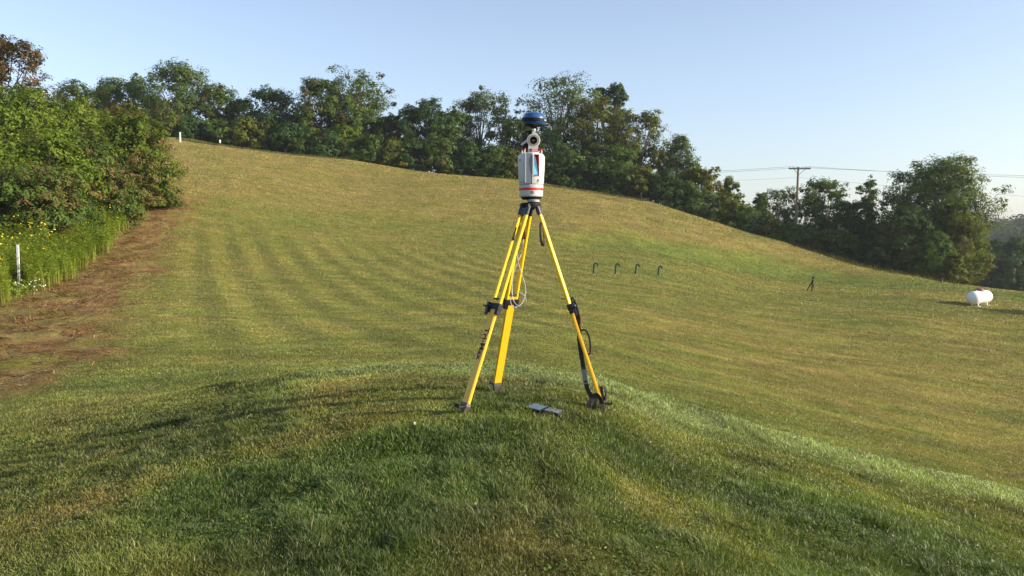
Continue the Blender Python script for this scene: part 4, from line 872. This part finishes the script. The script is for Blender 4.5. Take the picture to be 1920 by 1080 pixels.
# posts, red handles and red label plate on top
for (x, y) in ((-.064, -.030), (-.046, -.045), (.070, -.020), (-.052, .045), (.052, .050)):
    m = MB(); m.tube([(x, y, .300), (x, y, .333)], .0048, 12); m.build('handle_post', M_WHITE, head, smooth=True)
m = MB(); m.tube([(.030, -.01, .322), (.068, -.02, .332)], .0035, 8); m.box((.076, -.020, .336), (.024, .014, .008)); m.build('handle', M_RED, head, bevel=.0015)
m = MB(); m.box((-.052, -.040, .335), (.030, .016, .007), Euler((0, 0, R(-38))).to_matrix()); m.box((-.064, -.028, .334), (.012, .018, .007)); m.tube([(-.052, .045, .334), (-.064, -.03, .334)], .0035, 8)
m.build('handle', M_RED, head, bevel=.0015)
m = MB(); m.lathe([(.058, .306), (.056, .313), (.040, .316)], 48); m.build('top_cover', M_WHITE, head, smooth=True)

# ------------------------------------------------------------------ camera on the scanner
CB = Vector((SB.x, SB.y, SB.z + .316)); CR = empty('camera_unit', CB); tag(CR, 'black camera with lens in a white ring bracket above the scanner', 'camera')
rc = Vector((.014, -.030, .080)); Ry = Matrix(((1, 0, 0), (0, 0, -1), (0, 1, 0)))   # lathe axis toward -Y
Ry = Matrix((Vector((1, 0, 0)), Vector((0, 0, 1)), Vector((0, -1, 0)))).transposed()
m = MB(); ns = 56
def ringv(r, y): return [rc + Vector((r * math.cos(2 * math.pi * k / ns), y, r * math.sin(2 * math.pi * k / ns))) for k in range(ns)]
rr = [ringv(.0385, -.006), ringv(.0385, .022), ringv(.0440, .024), ringv(.0460, .018), ringv(.0460, -.004), ringv(.0440, -.008), ringv(.0385, -.008)]
vs = [v for q in rr for v in q]; fs = [(i * ns + k, i * ns + (k + 1) % ns, (i + 1) * ns + (k + 1) % ns, (i + 1) * ns + k) for i in range(6) for k in range(ns)]
m.add(vs, fs)
zb_ = -.0; 
m.add([(-.024, -.036, 0), (.046, -.036, 0), (.050, -.036, .056), (-.020, -.036, .056), (-.024, -.010, 0), (.046, -.010, 0), (.050, -.010, .056), (-.020, -.010, .056)][:0] or [(-.022, -.037, -.002), (.042, -.037, -.002), (.048, -.037, .052), (.030, -.037, .036), (.000, -.037, .036), (-.020, -.037, .052), (-.022, -.010, -.002), (.042, -.010, -.002), (.048, -.010, .052), (.030, -.010, .036), (.000, -.010, .036), (-.020, -.010, .052)],
      [(0, 1, 2, 3, 4, 5), (6, 11, 10, 9, 8, 7), (0, 6, 7, 1), (1, 7, 8, 2), (2, 8, 9, 3), (3, 9, 10, 4), (4, 10, 11, 5), (5, 11, 6, 0)])
m.box((.018, -.026, .132), (.024, .020, .016)); m.box((.034, -.026, .124), (.018, .012, .008), Euler((0, R(30), 0)).to_matrix())
m.build('ring_bracket', M_WHITE, CR, smooth=True)
m = MB(); rr = [ringv(.0382, -.009), ringv(.0262, -.010), ringv(.0245, .002)]; vs = [v for q in rr for v in q]; m.add(vs, [(i * ns + k, i * ns + (k + 1) % ns, (i + 1) * ns + (k + 1) % ns, (i + 1) * ns + k) for i in range(2) for k in range(ns)])
lz = m.build('lens', M_TAUPE, CR, smooth=True)
m = MB(); rr = [ringv(.0246, .001), ringv(.0200, .012), ringv(.0195, .004), ringv(.0165, .006), ringv(.0150, .020)]; vs = [v for q in rr for v in q]; m.add(vs, [(i * ns + k, i * ns + (k + 1) % ns, (i + 1) * ns + (k + 1) % ns, (i + 1) * ns + k) for i in range(4) for k in range(ns)]); m.build('lens_barrel', M_BLK, lz, smooth=True)
m = MB(); vs = []; fs = []
for i in range(7):
    ph_ = i / 6 * .9; rr_ = .0152 * math.sin(ph_) / math.sin(.9); vs += [rc + Vector((rr_ * math.cos(2 * math.pi * k / 24), .014 - .010 * (math.cos(ph_) - .62), rr_ * math.sin(2 * math.pi * k / 24))) for k in range(24)]
for i in range(6): fs += [(i * 24 + k, i * 24 + (k + 1) % 24, (i + 1) * 24 + (k + 1) % 24, (i + 1) * 24 + k) for k in range(24)]
m.add(vs, fs); m.build('front_glass', M_LENS, lz, smooth=True)
m = MB(); m.tube([rc + Vector((0, .022, 0)), rc + Vector((0, .055, 0))], .036, 24); m.box((-.022, .036, .088), (.082, .060, .104)); m.box((-.042, -.004, .094), (.040, .055, .082)); m.box((-.020, .03, .146), (.040, .040, .014)); m.box((-.044, .00, .030), (.036, .06, .040))
m.build('body', M_BLK, CR, bevel=.005)
m = MB(); m.tube([(-.070, -.040, .048), (-.028, -.040, .082)], .0085, 10); m.box((-.049, -.040, .065), (.060, .018, .014), Euler((0, R(-39), 0)).to_matrix()); m.build('side_arm', M_PANEL, CR, bevel=.002)
m = MB(); m.tube([(-.074, -.045, .046), (-.074, -.030, .046)], .012, 14); m.build('arm_knob', M_BLK, CR, smooth=True)
m = MB(); m.box((.024, -.0385, .012), (.042, .003, .021)); m.build('label_plate', M_REDL, CR)
m = MB(); m.box((.024, -.0405, .013), (.034, .001, .004)); m.build('label_print', M_WHITE, CR)
m = MB(); m.tube([(-.005, -.040, -.002), (-.005, -.040, .020)], .003, 8); m.box((-.005, -.040, .020), (.018, .008, .004)); m.build('clamp_pin', M_BLK, CR)

# ------------------------------------------------------------------ satellite antenna
AB = pix(1000, 250, D0); AR = empty('satellite_antenna', AB); tag(AR, 'round blue satellite antenna on the very top of the instrument', 'antenna')
Rt = Euler((R(3), R(3), 0)).to_matrix()
def zz(py): return (250 - py) * .00369
m = MB(); m.lathe([(.0795, zz(223)), (.078, zz(221)), (.068, zz(215.5)), (.060, zz(213.6)), (.040, zz(212.4)), (.012, zz(212)), (.001, zz(212))], 64, M=Rt); m.build('dome', M_BLUE, AR, smooth=True)
m = MB(); m.lathe([(.080, zz(229)), (.0865, zz(228.2)), (.0868, zz(226.6)), (.0835, zz(226)), (.0835, zz(225.4)), (.0860, zz(225)), (.0860, zz(223.8)), (.080, zz(222.6))], 64, M=Rt); m.build('rubber_ring', M_BLK, AR, smooth=True)
m = MB(); m.lathe([(.066, zz(235)), (.0745, zz(234)), (.0835, zz(231)), (.0850, zz(229.3)), (.080, zz(228.8))], 64, M=Rt); m.build('lower_shell', M_BLUE, AR, smooth=True)
m = MB(); m.lathe([(.022, zz(240.5)), (.026, zz(238)), (.052, zz(237)), (.070, zz(234.6))], 48, M=Rt)
for k in range(8): m.tube([Rt @ Vector((.050 * math.cos(k * .785), .050 * math.sin(k * .785), zz(237.6))), Rt @ Vector((.050 * math.cos(k * .785), .050 * math.sin(k * .785), zz(235.8)))], .006, 10)
m.build('underside', M_BLK, AR, smooth=True)
m = MB(); m.tube([(.002, 0, zz(248)), (.003, 0, zz(245.5))], .009, 16); m.lathe([(.006, zz(247)), (.0125, zz(245)), (.0140, zz(243)), (.0115, zz(241.3)), (.010, zz(240))], 24, c=(.003, 0, 0)); m.build('stem', M_WHITE, AR, smooth=True)
m = MB(); aa = [R(-90 + 52 + k * 5) for k in range(5)]
for k in range(4):
    q = []
    for a_, z_ in ((aa[k], 224.6), (aa[k + 1], 224.6), (aa[k + 1], 227.4), (aa[k], 227.4)): q.append(Rt @ Vector((.0873 * math.cos(a_), .0873 * math.sin(a_), zz(z_))))
    m.add(q, [(0, 1, 2, 3)])
m.build('maker_plate', M_GREYP, AR)

# ------------------------------------------------------------------ field controller in the grass
t0 = ground_at(990, 766); t1 = ground_at(1053, 781); tc_ = (t0 + t1) / 2; ax = (t1 - t0); Lx = ax.length; ax.normalize()
sx = Vector((-ax.y, ax.x, 0)).normalized(); up = ax.cross(sx).normalized(); Mx = Matrix((ax, sx, up)).transposed()
FC = empty('field_controller', tc_ + Vector((0, 0, .014))); tag(FC, 'handheld field controller with screen and keypad lying in the grass', 'controller')
Mx = Euler((0, 0, 0)).to_matrix() @ Mx; Mt = Matrix.Rotation(R(8), 3, ax) @ Mx
def bb(c, sz): 
    q = MB(); q.box(Mt @ Vector(c), sz, Mt); return q
ov = [(-.5, -.36), (-.46, -.5), (0, -.5), (.06, -.36), (.46, -.34), (.5, -.2), (.5, .2), (.46, .34), (.06, .36), (0, .5), (-.46, .5), (-.5, .36)]
q = MB(); q.add([Mt @ Vector((x * Lx, y * .105, z)) for z in (-.016, .012) for x, y in ov], [tuple(range(12))[::-1], tuple(range(12, 24))] + [(i, (i + 1) % 12, 12 + (i + 1) % 12, 12 + i) for i in range(12)]); q.build('body', M_BLK, FC, bevel=.004)
M_SCR = simple('glossy_screen', (.14, .18, .25), .08, var=.05, spec=1.0)
bb((-.24 * Lx, 0, .0135), (.40 * Lx, .082, .002)).build('screen', M_SCR, FC)
bb((.27 * Lx, 0, .0135), (.40 * Lx, .062, .002)).build('keypad', simple('grey_keypad', (.06, .07, .10), .5), FC)
kp = MB()
for i in range(8):
    for j in range(5): kp.box(Mt @ Vector((.10 * Lx + i * .047 * Lx, -.024 + j * .012, .0165)), (.009, .007, .004), Mt)
kp.build('keys', simple('pale_keys', (.22, .26, .33), .5), FC)

# ------------------------------------------------------------------ vent pipes on the slope
M_PIPE = simple('green_pipe_paint', (.022, .062, .036), .7, var=.3, scale=8, spec=.2); M_MATB = simple('matt_black', (.010, .010, .011), .9, var=.3, spec=.05)
M_CONC = simple('white_collar', (.6, .6, .58), .8)
wl = ['leftmost of the four green hooked vent pipes', 'second from the left of the green hooked vent pipes', 'third from the left of the green hooked vent pipes', 'rightmost of the four green hooked vent pipes']
vp = None
for i, (px, py) in enumerate([(1112.5, 515), (1153.5, 515.5), (1191.5, 516), (1234, 518.5)]):
    g = ground_at(px, py)
    if vp is None:
        vp = empty('vent_pipe', g); s_ = g.y / F; hh = 18 * s_; rb = 3.3 * s_
        pts = [Vector((-.3 * s_, 0, -.15)), Vector((.8 * s_, 0, hh * .6)), Vector((1.6 * s_, 0, hh))] + [Vector((1.6 * s_ + rb - rb * math.cos(a), 0, hh + rb * 1.05 * math.sin(a))) for a in np.linspace(.15, math.pi * 1.12, 12)]
        m = MB(); m.tube(pts, 1.75 * s_, 14); m.build('pipe', M_PIPE, vp, smooth=True)
        m = MB(); m.tube([pts[-1] - (pts[-1] - pts[-2]).normalized() * .8 * s_, pts[-1] + (pts[-1] - pts[-2]).normalized() * .5 * s_], 2.0 * s_, 14); m.build('mouth_ring', M_PIPE, vp, smooth=True)
        m = MB(); m.lathe([(1.8 * s_, -.1), (1.8 * s_, .045), (1.3 * s_, .055)], 16, c=(-.1 * s_, 0, 0)); m.build('collar', M_CONC, vp)
        o = vp
    else:
        o = vp.copy(); COL.objects.link(o)
        for ch in list(vp.children): c = ch.copy(); COL.objects.link(c); c.parent = o
        o.location = g
    tag(o, wl[i], 'vent pipe', 'green vent pipes in a row on the slope')

# ------------------------------------------------------------------ distant black tripod
g = ground_at(1520, 545); s_ = g.y / F; DT = empty('camera_tripod', g); tag(DT, 'small black tripod with target standing far off on the lawn', 'tripod')
ap = Vector((3.2 * s_, 0, 17.5 * s_))
for (fx, fy, th_) in ((-8.6, -2, 1.05), (-1.4, -9, 1.25), (9.0, 5, .55)):
    m = MB(); f_ = Vector((fx * s_, fy * s_, 0)); f_.z = gz(g.x + f_.x, g.y + f_.y) - g.z; m.tube([ap, ap.lerp(f_, .5)], [th_ * s_ * .9, th_ * s_], 8); m.tube([ap.lerp(f_, .45), f_ + Vector((0, 0, -.05))], [th_ * s_ * 1.0, th_ * s_ * .8], 8); m.build('leg', M_MATB, DT, smooth=True)
m = MB(); m.tube([ap - Vector((0, 0, 1.5 * s_)), ap + Vector((0, 0, 2.0 * s_))], 1.8 * s_, 12); m.tube([ap, ap + Vector((.2 * s_, 0, 6 * s_))], .8 * s_, 10); m.build('tripod_head', M_MATB, DT, smooth=True)
m = MB(); tp_ = ap + Vector((.4 * s_, 0, 6.6 * s_)); m.tube([tp_ + Vector((-2.2 * s_, 0, 1.4 * s_)), tp_ + Vector((-.8 * s_, 0, .1 * s_)), tp_ + Vector((1.6 * s_, 0, -.2 * s_))], .75 * s_, 8); m.tube([tp_ + Vector((1.4 * s_, -1 * s_, .6 * s_)), tp_ + Vector((1.4 * s_, 1 * s_, .6 * s_))], 1.4 * s_, 12); m.build('target', M_MATB, DT, smooth=True)

# ------------------------------------------------------------------ propane tank
g = ground_at(1836, 573); s_ = g.y / F; rT = 12.3 * s_; LT = 2.9; yaw = R(40)
PT = empty('propane_tank', g, yaw); tag(PT, 'white propane tank with brown lid on short legs on the lawn', 'tank')
M_TANK = simple('white_tank_paint', (.78, .78, .76), .38, var=.06, scale=3, coat=.2)
RX = Matrix((Vector((0, 1, 0)), Vector((0, 0, 1)), Vector((1, 0, 0)))).transposed()
cz_ = rT + .13; hl = LT / 2 - rT * .85
prof = [(rT * math.cos(a), -hl + -rT * .62 * math.sin(-a) * -1 * -1) for a in ()]
prof = [(max(.002, rT * math.sin(a)), -hl - rT * .85 * math.cos(a)) for a in np.linspace(0, math.pi / 2, 14)] + [(rT, -hl * .5), (rT, hl * .18 - .02), (rT * 1.012, hl * .18), (rT, hl * .18 + .02)] + [(max(.002, rT * math.cos(a)), hl + rT * .85 * math.sin(a)) for a in np.linspace(0, math.pi / 2, 14)]
m = MB(); m.lathe(prof, 48, M=RX, c=(0, 0, cz_)); m.build('tank_shell', M_TANK, PT, smooth=True)
m = MB(); m.lathe([(rT * 1.004, -.03), (rT * 1.022, -.02), (rT * 1.022, .02), (rT * 1.004, .03)], 48, M=RX, c=(hl * .62, 0, cz_)); m.build('weld_band', M_TANK, PT, smooth=True)
M_LID = simple('brown_lid', (.20, .075, .05), .55, var=.2, scale=6)
m = MB(); m.lathe([(.24, rT - .05), (.25, rT + .08), (.23, rT + .13), (.14, rT + .17), (.01, rT + .18)], 32, c=(0, 0, cz_)); m.build('lid', M_LID, PT, smooth=True)
for x in (-.55, .62):
    m = MB(); m.tube([(x, 0, cz_ + rT - .02), (x, 0, cz_ + rT + .06)], .035, 10); m.build('lifting_lug', M_TANK, PT)
for x in (-hl * .72, hl * .72):
    for y in (-1, 1):
        m = MB(); m.box((x, y * rT * .45, .10), (.09, .08, .36)); m.build('leg', M_TANK, PT, bevel=.01)
for x in (-hl * .72, hl * .72):
    m = MB(); m.box((x, 0, -.02), (.22, .75, .08)); m.build('pad', M_CONC, PT)

# ------------------------------------------------------------------ utility pole and wires
M_WOOD = simple('weathered_pole_wood', (.19, .165, .135), .85, var=.25, scale=5, bump=.3)
pb = on(1490, 99.0); pt = pix(1497, 313, 99.0); UP = empty('utility_pole', pb); tag(UP, 'leaning wooden utility pole with crossarm above the right slope', 'utility pole')
vtop = pt - pb; m = MB(); m.tube([Vector((0, 0, -.5)), vtop * .5, vtop], [.19, .16, .12], 12); m.build('pole', M_WOOD, UP, smooth=True)
arm = vtop + Vector((0.1, 0, -.22)); ad = Vector((.92, -.38, -.03)).normalized(); m = MB(); m.box(arm + Vector((0, -.16, 0)), (2.5, .12, .15), Matrix((ad, Vector((-ad.y, ad.x, 0)), Vector((0, 0, 1)))).transposed()); m.build('crossarm', M_WOOD, UP)
for sd in (-1, 1):
    m = MB(); m.tube([arm + Vector((0, -.16, -.05)) + ad * sd * .65, vtop * .9 + Vector((0, -.13, 0))], .03, 6); m.build('brace', M_WOOD, UP)
ins = []
for k in (-1.15, -.75, .75, 1.15):
    c = arm + Vector((0, -.16, .07)) + ad * k; m = MB(); m.lathe([(.03, 0), (.06, .05), (.045, .09), (.06, .13), (.03, .18)], 12, c=c); m.build('insulator', M_GREYP, UP, smooth=True); ins.append(pb + c + Vector((0, 0, .17)))
M_WIRE = simple('aluminium_wire', (.13, .14, .15), .6, metal=.2)
def wire(a, b, sag, r, label, mid=None):
    pts = []
    for (p, q) in ((a, mid), (mid, b)) if mid else ((a, b),):
        for i in range(25):
            t = i / 24; v = p.lerp(q, t); v = v - Vector((0, 0, sag * 4 * t * (1 - t))); pts.append(v)
    o_ = MB(); o_.tube(pts, r, 5); w2 = o_.build('power_line', M_WIRE, None, smooth=True); tag(w2, label, 'power line', 'power lines crossing the right of the sky')
wire(pix(1000, 322, 120), pix(2500, 331, 78), .5, .015, 'topmost power line, tied to the left end of the crossarm', ins[0])
wire(pix(1000, 326, 118), pix(2500, 340, 74), .5, .015, 'power line tied to the right end of the crossarm, just under the topmost', ins[3])
wire(pix(1000, 342, 120), pix(2500, 402, 78), .35, .010, 'thin lower power line clamped to the pole below the crossarm', pb + vtop * .87)
wire(pix(1000, 340, 130), pix(2500, 452, 78), .6, .012, 'upper of the two low wires right of the biggest tree')
wire(pix(1000, 344, 130), pix(2500, 459, 78), .6, .012, 'lower of the two low wires right of the biggest tree')

# ------------------------------------------------------------------ marker posts
g = ground_at(36, 540); hh = pix(36, 459, g.y).z - g.z
MP = empty('marker_post', g); tag(MP, 'white marker post with dark flecks standing in the weeds at the left edge', 'post', 'white marker posts')
M_FLK = simple('flecked_white_post', (.84, .84, .83), .5, var=.05)
m = MB(); m.box((0, 0, hh / 2 - .05), (.085, .03, hh + .1)); m.build('post_body', M_FLK, MP, bevel=.004)
m = MB()
for k in range(9):
    z_ = hh - .06 - k * .085; q = Euler((0, R(-35 if k % 2 else 20), 0)).to_matrix(); m.box((.012 * (-1) ** k + .008, -.0165, z_), (.040 - .002 * k, .002, .012), q)
m.build('worn_lettering', M_LETG, MP)
g = ground_at(338, 267); hh = pix(338, 248, g.y).z - g.z; MP2 = empty('marker_post', g); tag(MP2, 'plain white marker post on the hilltop at the end of the hedge', 'post', 'white marker posts')
m = MB(); m.box((0, 0, hh / 2 - .1), (.19, .06, hh + .2)); m.build('post_body', M_FLK, MP2, bevel=.01)
m = MB(); m.box((0, 0, hh + .005), (.21, .08, .03)); m.build('post_cap', M_FLK, MP2)
g = ground_at(412.5, 273.5); s_ = g.y / F; VM = empty('vent_marker', g); tag(VM, 'small white capped marker on a thin stem on the hilltop', 'marker')
m = MB(); m.tube([(0, 0, -.1), (0, 0, 6 * s_)], .55 * s_, 8); m.build('stem', M_STEEL, VM)
m = MB(); m.lathe([(.7 * s_, 5 * s_), (1.5 * s_, 7 * s_), (1.7 * s_, 10 * s_), (1.2 * s_, 11 * s_)], 14); m.build('cap', M_FLK, VM, smooth=True)
g = ground_at(1765, 531); s_ = g.y / F; m = MB(); m.tube([g + Vector((0, 0, -.1)), g + Vector((0, 0, 4 * s_)), g + Vector((.05, 0, 9 * s_))], [2.0 * s_, 1.8 * s_, 1.6 * s_], 10)
so_ = m.build('stump', M_BARK, None, smooth=True); tag(so_, 'short grey stump at the lawn edge under the biggest right tree', 'stump')
